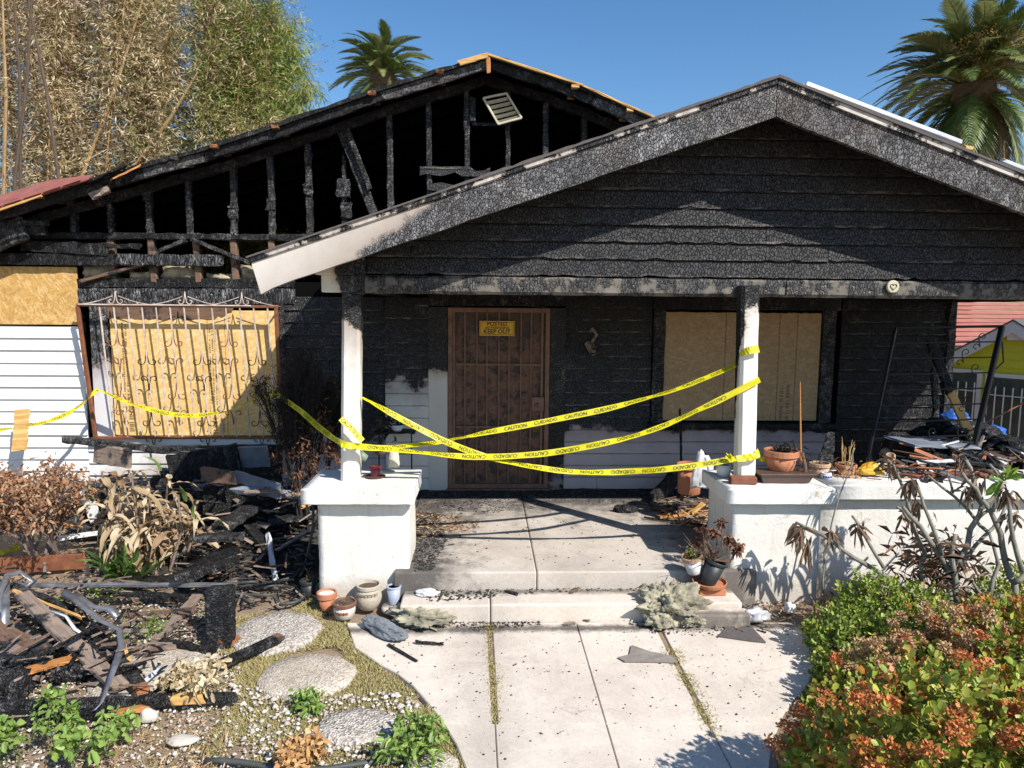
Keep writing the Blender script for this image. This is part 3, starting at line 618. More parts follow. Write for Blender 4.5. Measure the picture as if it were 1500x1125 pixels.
MB().beam(P(135, 288, 7.55), P(160, 276, 7.55), .05, .07, 4, .01).build('eave_block', W_GREY, H)

# ---- porch roof
RY = 5.30
ax, az = 2.13, 4.02; sl = .347; ex0, ex1 = -1.70, 5.96
def pz(x): return az - sl * abs(x - ax)
def rake(xa, xb, mat, name='rake_board'):
    n = 24; m = MB(); hh = .272; V = []
    for i in range(n + 1):
        x = xa + (xb - xa) * i / n; zt = pz(x); j = R.uniform(-.004, .004)
        skew = .07 * (1 if abs(x - ex0) < .001 else 0)
        V += [(x + skew, RY, zt - hh * .93 + j), (x, RY, zt), (x, RY + .045, zt), (x + skew, RY + .045, zt - hh * .93 + j)]
    m.v = V
    for i in range(n):
        a = i * 4; c = a + 4
        for k in range(4): m.f.append((a + k, c + k, c + (k + 1) % 4, a + (k + 1) % 4)[::-1]); m.m.append(0)
    m.f += [(0, 1, 2, 3), tuple(n * 4 + k for k in (3, 2, 1, 0))]; m.m += [0, 0]
    m.build(name, mat, H)
rake(ex0, ax - .003, RAKE); rake(ax + .003, ex1, CH_R)
TRW = m_paintchar('rake_trim', (.62, .58, .53), (0, 0, .01), .033, .12, 1.0, 3.0, dirt=.6, soot=(.45, .38, .34))
MB().hexa([(ex0 - .005, RY - .02, pz(ex0) - .022), (ax - .002, RY - .02, az - .022), (ax - .002, RY - .002, az - .03), (ex0 - .005, RY - .002, pz(ex0) - .03), (ex0 - .005, RY - .02, pz(ex0) + .012), (ax - .002, RY - .02, az + .012), (ax - .002, RY + .2, az + .012), (ex0 - .005, RY + .2, pz(ex0) + .012)]).build('rake_trim', TRW, H)
MB().hexa([(ax + .002, RY - .02, az - .03), (ex1, RY - .02, pz(ex1) - .03), (ex1, RY - .002, pz(ex1) - .03), (ax + .002, RY - .002, az - .03), (ax + .002, RY - .02, az + .012), (ex1, RY - .02, pz(ex1) + .012), (ex1, RY + .2, pz(ex1) + .012), (ax + .002, RY + .2, az + .012)]).build('rake_trim', TRW, H)
for a, b in ((ex0 - .02, ax), (ax, ex1 + .02)):
    MB().hexa([(a, RY + .046, pz(a) - .03), (b, RY + .046, pz(b) - .03), (b, WY - .03, pz(b) - .03), (a, WY - .03, pz(a) - .03), (a, RY + .046, pz(a) + .010), (b, RY + .046, pz(b) + .010), (b, WY - .03, pz(b) + .010), (a, WY - .03, pz(a) + .010)]).build('porch_roof_deck', BLACK, H)
    nn = 60; top = []; bot = []
    for i in range(nn + 1):
        x = a + (b - a) * i / nn; top.append((x, RY - .035, pz(x) + .026 + (.012 * R.random() if x > -.3 else 0))); bot.append((x, RY - .035, pz(x) + .013))
    MB().prism(top + bot[::-1], (0, 2.6, 0)).build('porch_roofing', GRSH, H)
# white metal strip and yellow scraps on the right slope
st = thing('roof_flashing', 'long white metal flashing strip lying along the right slope of the porch roof', 'flashing', tuple(P(1290, 165, 5.7)))
MB().beam(P(1180, 124, 5.6), P(1405, 209, 5.6), .06, .035, 8, .001).build('strip', METW, st)
st2 = thing('roof_flashing', 'short white metal strip at the lower right end of the porch roof', 'flashing', tuple(P(1480, 236, 5.6)))
MB().beam(P(1468, 236, 5.6), P(1560, 272, 5.6), .05, .03, 4, .001).build('strip', METW, st2)
for (a, b, l) in ((1210, 139, 'small yellow wood scrap under the upper end of the white roof strip'), (1415, 216, 'small yellow wood scrap below the lower end of the long white roof strip')):
    p = P(a, b, 5.5); tag(MB().beam(p - Vector((.025, 0, .0)), p + Vector((.03, 0, -.01)), .05, .03, 2, .002).build('wood_scrap', W_YEL), l, 'wood scrap')
# gable wall of the porch
BY = 5.75
z = 2.615; k = 0
while z < az - .06:
    t = z + .137; hw = (az - .03 - z) / sl; x0 = max(-.93, ax - hw); x1 = min(5.3, ax + hw)
    cuts = sorted(R.uniform(x0 + .5, x1 - .5) for _ in range(1 + (R.random() < .6))) if x1 - x0 > 2 else []
    e = [x0] + cuts + [x1]
    for a, b in zip(e[:-1], e[1:]):
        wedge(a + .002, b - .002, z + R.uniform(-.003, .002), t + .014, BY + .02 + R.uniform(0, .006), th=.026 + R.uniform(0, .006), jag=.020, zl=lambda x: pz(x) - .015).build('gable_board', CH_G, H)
    z += .137; k += 1
MB().prism([(-.95, BY + .03, 2.6), (5.3, BY + .03, 2.6), (ax, BY + .03, az - .01)], (0, .05, 0)).build('gable_backing', BLACK, H)
MB().beam((-.96, BY + .06, 2.535), (2.45, BY + .06, 2.535), .14, .145, 40, .003).build('porch_beam', BEAMM, H)
MB().beam((2.452, BY + .06, 2.535), (6.1, BY + .06, 2.535), .14, .145, 30, .003).build('porch_beam', BEAMM, H)
MB().box(-.95, 5.3, BY + .2, WY - .06, 2.60, 2.62).build('porch_ceiling', BLACK, H)
MB().beam((-.9, BY + .15, 2.53), (-.9, WY - .04, 2.53), .10, .14, 8, .005).build('side_beam', CH_L, H)
MB().beam((5.2, BY + .15, 2.53), (5.2, WY - .04, 2.53), .10, .14, 8, .005).build('side_beam', CH_L, H)
# corbel block at the left end
cx0, cx1 = P(462, 384, 5.62).x, P(520, 384, 5.62).x
MB().cbox(cx0, cx1, 5.58, 5.72, 2.60, 2.71, .01).build('corbel', CORB, H)
MB().cbox(cx0 + .04, cx1 + .02, 5.62, 5.76, 2.465, 2.602, .01).build('corbel', CORB, H)
MB().beam((cx1 + .0, 5.70, 2.47), (cx1 + .02, 5.70, 2.74), .10, .13, 5, .004, (0, 1, 0)).build('corbel_stub', CH_V, H)
# posts
def post(pxa, pxb, ytop, ybot, Y, mat):
    a = P(pxa, ybot, Y); b = P(pxb, ytop, Y)
    m = MB(); w0 = .075; n = 12; V = []; mm = bmesh.new()
    m.beam((a.x, Y + w0, .95), (b.x, Y + w0, b.z), .148, .148, n, .0012, (0, 1, 0), rag=0)
    return m.build('porch_post', mat, H)
post(512, 514, 428, 708, 5.66, POSTL); post(1095.5, 1101, 418, 692, 5.60, POSTR)
#MB().cbox(*(P(1086, 500, 5.68).x - .075, P(1086, 500, 5.68).x - .002), 5.76, 5.84, .95, 2.47, .004).build('porch_post_back', CH_V, H)
# piers
pl = MB()
def rough_block(x0, x1, y0, y1, z0, z1, n=16, amp=.007):
    b = bmesh.new(); bmesh.ops.create_cube(b, size=1)
    bmesh.ops.bevel(b, geom=list(b.edges), offset=.012, segments=2, affect='EDGES')
    bmesh.ops.subdivide_edges(b, edges=[e for e in b.edges if e.calc_length() > .3], cuts=n, use_grid_fill=True)
    for v in b.verts:
        c = Vector((x0 + (v.co.x + .5) * (x1 - x0), y0 + (v.co.y + .5) * (y1 - y0), z0 + (v.co.z + .5) * (z1 - z0)))
        c += Vector((mnoise.noise(c * 23), mnoise.noise(c * 23 + Vector((5, 0, 0))), mnoise.noise(c * 23 + Vector((0, 5, 0))))) * amp * .4 + Vector((mnoise.noise(c * 4), mnoise.noise(c * 4 + Vector((9, 0, 0))), mnoise.noise(c * 4 + Vector((0, 9, 0))) * .5)) * amp
        v.co = c
    return b
def bm_build(b, name, mat, parent=None, smooth=True, **kw):
    me = bpy.data.meshes.new(name); b.to_mesh(me); b.free(); me.materials.append(mat)
    if smooth: me.polygons.foreach_set('use_smooth', [True] * len(me.polygons))
    return link(name, me, parent, **kw)
p1 = bm_build(rough_block(-1.30, -.585, 5.50, 6.05, -.1, .835), 'stucco_pier', STUC, H)
bm_build(rough_block(-1.40, -.535, 5.40, 6.10, .832, .952, 16, .006), 'pier_cap', CAPM, p1)
p2 = bm_build(rough_block(1.985, 2.72, 5.47, 6.05, -.1, .835), 'stucco_pier', STUC, H)
bm_build(rough_block(1.93, 2.80, 5.38, 6.08, .832, .952, 16, .006), 'pier_cap', CAPM, p2)
p3 = bm_build(rough_block(2.69, 6.4, 5.56, 6.0, -.1, .845, 16), 'stucco_wall', STUC, H)
bm_build(rough_block(2.78, 6.45, 5.47, 6.05, .842, .962, 14, .006), 'wall_cap', CAPM, p3)
# ================================================================ NEIGHBOURS
nb = thing('neighbour_house', 'yellow green bungalow with white trimmed barred windows beyond the right end of the burnt house', 'house', (8, 12, 0))
A = P(1340, 560, 13.2); B = P(1640, 600, 10.6); A.z = B.z = 0
dv = (B - A); LN = dv.length; dv.normalize(); nv = Vector((dv.y, -dv.x, 0))
if nv.y > 0: nv = -nv
def nw(u, z, o=0): return A + dv * u + Vector((0, 0, z)) + nv * o
def u_of(px, y=540):
    d = ray(px, y); # intersection with wall line
    t = (A.x * dv.y - A.y * dv.x) / (d.x * dv.y - d.y * dv.x); return (Vector((d.x * t, d.y * t, 0)) - A).dot(dv), t
def uz(px, py): u, t = u_of(px, py); return u, CAM_H + ray(px, py).z * t
ua, za = uz(1490, 470); u0 = 0; ze = uz(1392, 512)[1] - .1
gl = (za - ze) / (ua - u_of(1392)[0])
def zroof(u): return za - abs(u - ua) * gl
zz = 0.0
while zz < za:
    t = zz + .14; hw = (za - t) / gl; a = max(0, ua - hw); b = min(LN, ua + hw)
    if b - a > .1: MB().hexa([nw(a, zz, .03), nw(b, zz, .03), nw(b, zz, -.02), nw(a, zz, -.02), nw(a, t, .008), nw(b, t, .008), nw(b, t, -.02), nw(a, t, -.02)]).build('siding_board', YG, nb)
    zz += .14
for a, b in ((0, ua), (LN, ua)):
    MB().hexa([nw(a, zroof(a) - .2, .16), nw(b, zroof(b) - .2, .16), nw(b, zroof(b) - .2, .11), nw(a, zroof(a) - .2, .11), nw(a, zroof(a), .16), nw(b, zroof(b), .16), nw(b, zroof(b), .11), nw(a, zroof(a), .11)]).build('rake_board', NW, nb)
    MB().hexa([nw(a, zroof(a), .18), nw(b, zroof(b), .18), nw(b, zroof(b), -6), nw(a, zroof(a), -6), nw(a, zroof(a) + .03, .18), nw(b, zroof(b) + .03, .18), nw(b, zroof(b) + .05, -6), nw(a, zroof(a) + .05, -6)]).build('roof', GRSH, nb)
MB().prism([nw(0, 0, -.03), nw(LN, 0, -.03), nw(LN, zroof(LN), -.03), nw(ua, za, -.03), nw(0, zroof(0), -.03)], nv * -5.5).build('wall', NW, nb)
for (x0, x1, yt, yb) in ((1398, 1434, 545, 640), (1452, 1545, 552, 664)):
    a, zt = uz(x0, yt); b, _ = uz(x1, yt); zb = zt - 1.25
    w_ = MB().hexa([nw(a - .07, zb - .1, .06), nw(b + .07, zb - .1, .06), nw(b + .07, zb - .1, 0), nw(a - .07, zb - .1, 0), nw(a - .07, zt + .07, .06), nw(b + .07, zt + .07, .06), nw(b + .07, zt + .07, 0), nw(a - .07, zt + .07, 0)]).build('window', NW, nb)
    MB().prism([nw(a, zb, .063), nw(b, zb, .063), nw(b, zt, .063), nw(a, zt, .063)], nv * .002).build('pane', GLASS, w_)
    n = max(3, int((b - a) / .13))
    for i in range(n + 1): u = a + (b - a) * i / n; MB().tube([nw(u, zb - .02, .14), nw(u, zt - .15, .14)], .011, 4).build('window_bar', NW, w_)
    for z in (zb + .15, zt - .3): MB().tube([nw(a - .03, z, .14), nw(b + .03, z, .14)], .011, 4).build('window_bar', NW, w_)
vx = thing('neighbour_roof_vent', 'white square louvre box on the yellow green wall under the neighbour gable', 'vent', tuple(nw(ua, za - .4, .08)))
a, t_ = uz(1480, 479); b, _ = uz(1528, 479); MB().hexa([nw(a, t_ - .22, .1), nw(b, t_ - .22, .1), nw(b, t_ - .22, .035), nw(a, t_ - .22, .035), nw(a, t_, .1), nw(b, t_, .1), nw(b, t_, .035), nw(a, t_, .035)]).build('vent_box', NW, vx)
rh = thing('red_roof_house', 'red shingled roof house standing behind the yellow green bungalow', 'house', (14, 20, 0))
e0 = P(1330, 508, 17); e1 = P(1760, 512, 17)
zb = e0.z; MB().box(e0.x, e1.x, 17.6, 24, 0, zb).build('wall', NW, rh)
for k in range(30):
    y = 17 + k * .2; z = zb + k * .11
    MB().hexa([(e0.x - .3, y, z + .028), (e1.x, y, z + .028), (e1.x, y + .2, z + .118), (e0.x - .3, y + .2, z + .118), (e0.x - .3, y - .012, z + .045), (e1.x, y - .012, z + .045), (e1.x, y + .2, z + .13), (e0.x - .3, y + .2, z + .13)]).build('shingle_course', REDSH2, rh)
rl = thing('boundary_rail', 'low white rail running in front of the yellow green house', 'fence', tuple(P(1450, 625, 9.6)))
MB().beam(P(1382, 601, 10.8), P(1560, 676, 8.6), .05, .05, 6, .001).build('rail', NW, rl)
for px, py, Y in ((1382, 601, 10.8), (1440, 625, 10.05), (1500, 650, 9.3), (1558, 675, 8.62)):
    p = P(px, py, Y); MB().beam((p.x, p.y, -.1), (p.x, p.y, p.z - .02), .05, .05, 3, .001, (0, 1, 0)).build('rail_post', NW, rl)
# far left: small white house gable glimpsed between bamboo and roof
wh = thing('distant_house', 'tiny white gabled house wall glimpsed behind the bamboo and above the charred roof', 'house', tuple(P(345, 180, 24)))
a, b, c = P(320, 215, 24), P(372, 215, 24), P(350, 163, 24); MB().prism([(a.x, 24, 0), (b.x, 24, 0), P(374, 182, 24), c, P(322, 190, 24)], (0, 6, 0)).build('wall', NW, wh)
MB().beam(P(318, 192, 23.9), P(351, 160, 23.9), .3, .12, 3, .005).build('roof', REDSH, wh)

# ================================================================ PLANTS
def norm(a): return a / (np.linalg.norm(a, axis=-1, keepdims=True) + 1e-9)
def leaves(C, D, L, W, fold=.25, six=False, droop=.0, roll=None):
    """C base points, D directions, L lengths, W widths -> verts, faces"""
    n = len(C); D = norm(D); r = rng.normal(size=(n, 3)) if roll is None else roll
    Sx = norm(np.cross(D, r)); N = np.cross(Sx, D); L = np.asarray(L)[:, None] * np.ones((n, 1)); W = np.asarray(W)[:, None] * np.ones((n, 1))
    dz = np.array([0, 0, -1.0])
    if not six:
        V = np.stack([C, C + D * L * .45 + Sx * W * .5 + N * W * fold, C + D * L + dz * L * droop, C + D * L * .45 - Sx * W * .5 + N * W * fold], 1).reshape(-1, 3)
        b = np.arange(n)[:, None] * 4; F = np.concatenate([b + [0, 1, 2], b + [0, 2, 3]], 1).reshape(-1, 3)
    else:
        V = np.stack([C, C + D * L * .35 + Sx * W * .42 + N * W * fold, C + D * L * .78 + Sx * W * .45 + N * W * fold + dz * L * droop * .6, C + D * L + dz * L * droop, C + D * L * .78 - Sx * W * .45 + N * W * fold + dz * L * droop * .6, C + D * L * .35 - Sx * W * .42 + N * W * fold], 1).reshape(-1, 3)
        b = np.arange(n)[:, None] * 6; F = np.concatenate([b + [0, 1, 2], b + [0, 2, 3], b + [0, 3, 4], b + [0, 4, 5]], 1).reshape(-1, 3)
    return V, F
def leafobj(name, sets, mats, parent=None, **kw):
    """sets: list of (V, F, matindex)"""
    V = np.concatenate([s[0] for s in sets]); off = np.cumsum([0] + [len(s[0]) for s in sets[:-1]]); F = np.concatenate([s[1] + o for s, o in zip(sets, off)]); M = np.concatenate([np.full(len(s[1]), s[2]) for s in sets])
    return npmesh(name, V, F, mats, M, parent, **kw)
L_TAN = m_leaf('dry_bamboo_leaf', [(.66, .52, .32), (.54, .40, .22), (.76, .66, .46), (.40, .28, .15)], .6, .3)
L_TANG = m_leaf('green_bamboo_leaf', [(.16, .27, .04), (.26, .36, .06), (.38, .42, .10), (.08, .14, .025)], .5, .35)
L_OLIVE = m_leaf('olive_bamboo_leaf', [(.26, .27, .09), (.40, .36, .16), (.20, .22, .06)], .5, .35)
STEM_T = m_plain('bamboo_culm', (.42, .27, .11), .5, .4, 4, .001, 20, col2=(.22, .13, .06)); STEM_D = m_plain('dark_twig', (.11, .075, .05), .8, .4)
def bamboo(name, label, culms, nb_, mats_w, spread=.5, seed=0, twig=True, leafL=.105, droop=.4, culmmat=STEM_T, cat='bamboo'):
    """culms: list of (base, top, radius)"""
    g = np.random.default_rng(seed); root = thing(name, label, cat, tuple(culms[0][0]))
    starts = []; dirs = []; spread *= .9; nb_ = int(nb_ * 1.1)
    for i, (b, t, r) in enumerate(culms):
        b = Vector(b); t = Vector(t); mid = b.lerp(t, .45) + Vector((0, 0, (t - b).length * .16)); path = []
        for k in range(10):
            q = k / 9; path.append(b * (1 - q) ** 2 + mid * 2 * q * (1 - q) + t * q * q)
        MB().tube(path, [r * (1 - .75 * k / 9) for k in range(10)], 5).build('culm', culmmat, root)
        n = nb_; q = g.uniform(.12, 1, n) ** .8; pa = np.array([p[:] for p in path]); idx = q * 9; i0 = np.minimum(idx.astype(int), 8); f = (idx - i0)[:, None]
        c = pa[i0] * (1 - f) + pa[i0 + 1] * f; d = g.normal(size=(n, 3)) * [1, 1, .7] + [0, 0, .25]; d = norm(d) * g.uniform(.15, 1, (n, 1)) * spread
        starts.append(c); dirs.append(d)
    Cc = np.concatenate(starts); Dd = np.concatenate(dirs); n = len(Cc); m = 9
    if twig:
        E_ = Cc + Dd; rr_ = .006; sx = norm(np.cross(Dd, g.normal(size=(n, 3)))) * rr_
        V = np.stack([Cc - sx, Cc + sx, E_ - [0, 0, .05] * np.ones((n, 3))], 1).reshape(-1, 3); F = np.arange(n * 3).reshape(-1, 3)
        npmesh('twigs', V, F, STEM_T if culmmat is STEM_T else culmmat, parent=root, kind='stuff')
    q = g.uniform(.25, 1.05, (n, m, 1)); pts = Cc[:, None] + Dd[:, None] * q + g.normal(size=(n, m, 3)) * .035; d = norm(Dd)[:, None] * .7 + g.normal(size=(n, m, 3)) * .6 - [0, 0, droop]
    pts = pts.reshape(-1, 3); d = d.reshape(-1, 3); k = len(pts); V, F = leaves(pts, d, leafL * g.uniform(.5, 1.25, k), .0155 * g.uniform(.6, 1.4, k), .2)
    wts = np.array([w_ for _, w_ in mats_w]); pick = np.repeat(g.choice(len(mats_w), n, p=wts / wts.sum()), m); MI = np.repeat(pick, 2)
    npmesh('foliage', V, F, [x for x, _ in mats_w], MI, root, kind='stuff')
    return root
def cul(x0, x1, Y, n, ztop, lean=.6, r=.035, seed=1, base=0):
    g = random.Random(seed); out = []
    for i in range(n):
        a = P(g.uniform(x0, x1), 400, Y + g.uniform(-.8, .8)); zt = ztop * g.uniform(.72, 1.05)
        out.append(((a.x, a.y, base), (a.x + g.uniform(-lean, lean), a.y + g.uniform(-.5, .5), zt), r * g.uniform(.6, 1.2)))
    return out
bamboo('dry_bamboo', 'dry tan bamboo clump with dark bare culms at the far left edge', cul(-80, 120, 12.4, 22, 10.2, 1.2, .022, seed=3), 380, [(L_TAN, .85), (L_OLIVE, .15)], .75, 1)
bamboo('dry_bamboo', 'dense dry tan bamboo clump in the middle of the bamboo thicket', cul(110, 235, 12.6, 20, 9.9, 1.4, .022, seed=5), 400, [(L_TAN, .8), (L_OLIVE, .2)], .8, 2)
bamboo('half_dry_bamboo', 'bamboo clump turning from tan to green beside the green clump', cul(215, 325, 13.0, 17, 9.4, 1.2, .022, seed=8), 400, [(L_TAN, .42), (L_OLIVE, .30), (L_TANG, .28)], .8, 3)
bamboo('green_bamboo', 'leafy green bamboo clump at the right side of the thicket', cul(310, 405, 13.6, 18, 8.6, .8, .022, seed=9), 460, [(L_TANG, .66), (L_OLIVE, .30), (L_TAN, .04)], .8, 4)
fe = bamboo('feathery_plant', 'feathery drooping green plant overhanging at the right tip of the bamboo thicket', [(P(330, 330, 13.0), P(x_, y_, 13.0), .02) for x_, y_ in ((452, 120), (430, 70), (440, 165), (415, 30), (405, 110))], 260, [(L_TANG, .8), (L_OLIVE, .2)], .5, 5, leafL=.2, droop=1.3, cat='tree')
yb = bamboo('dry_bush', 'low straw coloured bush peeking over the roof below the green bamboo', [(P(360 + i * 22, 260, 12.5), P(350 + i * 26, 178 + i % 2 * 10, 12.5), .02) for i in range(5)], 150, [(L_TAN, .5), (L_OLIVE, .5)], .4, 6, cat='bush')
for i, (x0, y0, x1, y1, Y) in enumerate(((22, 260, 48, -30, 11.2), (30, 270, 18, -40, 11.3), (120, 260, 215, -20, 11.6), (200, 240, 290, 105, 11.8), (5, 300, 3, -20, 11.3), (90, 290, 35, -30, 11.2))):
    a = P(x0, y0, Y); b = P(x1, y1, Y); a2 = a + (a - b) * .9; a2.z = 0
    tag(MB().tube([a2, a, a.lerp(b, .5) + Vector((.05, 0, 0)), b], [.03, .026, .024, .012], 6).build('bamboo_culm', [STEM_T, STEM_D][i in (0, 1, 5)]),
        ['dark leaning bamboo culm at far left, reaching the top edge', 'dark upright culm beside the leftmost leaning culm', 'long orange tan culm slanting up to the right across the dry bamboo', 'short yellow culm slanting in front of the green bamboo', 'leftmost orange tan culm at the photo edge', 'thin dark culm leaning left over the charred eave corner'][i], 'bamboo culm')

# ---- palms
def frond_mesh(L, nl, lw, ll, sag, g):
    mb = MB(); path = [Vector((L * q * (1 - .12 * q), 0, sag[0] * q * L - sag[1] * q * q * L)) for q in np.linspace(0, 1, 12)]
    mb.tube(path, [.035 * (1 - .85 * i / 11) for i in range(12)], 4)
    for side in (-1, 1):
        for k in range(nl):
            q = .10 + .9 * k / nl; i = min(10, int(q * 11)); f = q * 11 - i; p = path[i].lerp(path[i + 1], f); t = (path[i + 1] - path[i]).normalized()
            l = ll * math.sin(math.pi * (.16 + .80 * q)) * g.uniform(.85, 1.1); d = (t * 1.0 + Vector((0, side, 0)) * .75 + Vector((0, 0, .34 - .30 * q))).normalized()
            e = p + d * l + Vector((0, 0, -.12 * l)); wv = t * lw * .5
            m_ = p.lerp(e, .5) + Vector((0, 0, .04 * l)); mb.add([p - wv, p + wv, m_ + wv, m_ - wv, e], [(0, 1, 2, 3), (3, 2, 4)])
    return mb
PALMG = m_leaf('palm_frond', [(.06, .10, .025), (.10, .15, .04), (.17, .21, .06)], .4, .12)
PALMY = m_leaf('palm_frond_light', [(.20, .24, .09), (.30, .31, .12)], .4, .25); PALMD = m_leaf('palm_frond_dead', [(.30, .22, .12), (.20, .13, .07)], .7, .1)
BARK = m_plain('palm_bark', (.16, .11, .07), .9, .5, 6, .02, 14)
def palm(label, c, L, seed, n=84, tr=.35):
    g = random.Random(seed); root = thing('palm_tree', label, 'palm tree', (c.x, c.y, 0))
    MB().tube([(c.x, c.y, -.1), (c.x + .1, c.y, c.z * .5), (c.x, c.y, c.z - .5), (c.x, c.y, c.z)], [tr, tr * .9, tr * 1.0, tr * .6], 12).build('trunk', BARK, root)
    MB().lathe((c.x, c.y, c.z - 1.2), [(tr * .9, 0), (tr * 1.7, .5), (tr * 1.5, .9), (tr * .5, 1.3)], 12, 0, .08).build('crown_base', BARK, root)
    bases = []
    for k in range(3):
        sg = ((.80, .75), (.40, .70), (.0, .65))[k]; mb = frond_mesh(L, 34, .062 * L / 2.2, L * .20, sg, g)
        for mi, mt in enumerate((PALMG, PALMY, PALMD)):
            me = bpy.data.meshes.new('frond'); me.from_pydata(mb.v, [], mb.f); me.materials.append(mt); bases.append(me)
    for i in range(n):
        q = i / n; k = 0 if q < .34 else 1 if q < .72 else 2; mi = 0 if g.random() < .75 else 1
        if q > .9: mi = 2
        o = bpy.data.objects.new('frond', bases[k * 3 + mi]); COL.objects.link(o); o.parent = root
        az_ = i * 2.39996 + g.uniform(-.15, .15); el = (-1.25 + .55 * q * 3, -.55 + (q - .34) * 1.3, .05 + (q - .72) * 3.7)[k]; s_ = g.uniform(.85, 1.08)
        if k == 0: el = -(.75 - q * 1.6)
        o.rotation_euler = (g.uniform(-.25, .25), el, az_); o.scale = (s_, s_, s_); o.location = (0, 0, c.z - .25 - q * .35)
palm('smaller dark palm tree rising behind the left slope of the burnt roof', P(562, 100, 30), 2.35, 4)
palm('large palm tree at the upper right behind the porch roof', P(1428, 112, 24), 3.7, 9, 118, .42)
pc = P(1428, 95, 24)
fl = []
for i in range(240):
    a = R.uniform(0, 6.28); r_ = R.uniform(.2, 1.6); p = pc + Vector((math.cos(a) * r_, math.sin(a) * r_ - .6, R.uniform(-.5, .6) + .0)); fl.append(p[:])
fl = np.array(fl); fl = np.repeat(fl, 14, 0) + rng.normal(size=(240 * 14, 3)) * .14; V, F = leaves(fl, rng.normal(size=fl.shape), rng.uniform(.06, .16, len(fl)), np.full(len(fl), .03))
DATE = m_leaf('date_clusters', [(.50, .30, .07), (.38, .20, .05), (.6, .42, .15)], .6, .1)
tag(npmesh('date_cluster', V, F, DATE), 'orange fruiting clusters hanging in the heart of the large right palm', 'palm fruit')

# ---- leafy bushes on the right
JADE = m_leaf('jade_leaf', [(.16, .25, .03), (.30, .37, .05), (.46, .47, .08), (.09, .15, .02), (.56, .50, .08)], .5, .22)
JADR = m_leaf('jade_red_leaf', [(.50, .24, .05), (.42, .12, .03), (.34, .32, .05)], .5, .15)
GRNB = m_leaf('shrub_leaf', [(.13, .23, .03), (.23, .33, .05), (.38, .45, .09), (.05, .10, .02)], .5, .22)
FLOW = m_leaf('russet_flower', [(.62, .20, .05), (.50, .13, .04), (.68, .30, .10), (.34, .09, .035)], .8, .1)
FLOT = m_leaf('tan_dry_flower', [(.58, .36, .18), (.46, .27, .13), (.64, .46, .27)], .85, .1)
TWIG = m_plain('shrub_twig', (.14, .10, .07), .8, .4)
def rosettes(C, N, per, L, W, g):
    n = len(C); a = g.uniform(0, 6.28, n); out_c = []; out_d = []; out_l = []
    T = norm(np.cross(N, g.normal(size=(n, 3)))); B_ = np.cross(N, T)
    for k in range(per):
        th = a + k * 2.4; op = .35 + .9 * k / per; d = N * np.cos(op)[..., None] if hasattr(op, '__len__') else N * math.cos(op)
        d = d + (T * np.cos(th)[:, None] + B_ * np.sin(th)[:, None]) * math.sin(op); out_c.append(C - N * .012 * k); out_d.append(d); out_l.append(L * g.uniform(.45, 1.25, n))
    Cc = np.concatenate(out_c); D = np.concatenate(out_d); Ls = np.concatenate(out_l)
    return leaves(Cc, D, Ls, Ls * W, .12, True, .05, np.repeat(N[None], per, 0).reshape(-1, 3) + g.normal(size=(n * per, 3)) * .25)
def mounds(ms, n, g, lo=-.1):
    """ms: (cx,cy,cz,rx,ry,rz); points on the outer hull of the union"""
    P_ = []; N_ = []; ar = np.array([m[3] * m[4] + m[5] * (m[3] + m[4]) for m in ms]); ar = ar / ar.sum()
    for i, m in enumerate(ms):
        k = int(n * ar[i]); d = norm(g.normal(size=(k, 3))); d[:, 2] = np.abs(d[:, 2]) * 1.0 - .25 * (g.random(k) < .25); c = np.array(m[:3]); r = np.array(m[3:6])
        dep = 1 - .28 * g.random((k, 1)) ** 2.2 + .05 * g.normal(size=(k, 1)); p = c + d * r * dep; nn = norm(d / r)
        ok = np.ones(k, bool)
        for j, m2 in enumerate(ms):
            if j != i: ok &= (((p - np.array(m2[:3])) / np.array(m2[3:6])) ** 2).sum(1) > .62
        P_.append(p[ok & (p[:, 2] > lo)]); N_.append(nn[ok & (p[:, 2] > lo)])
    return np.concatenate(P_), np.concatenate(N_)
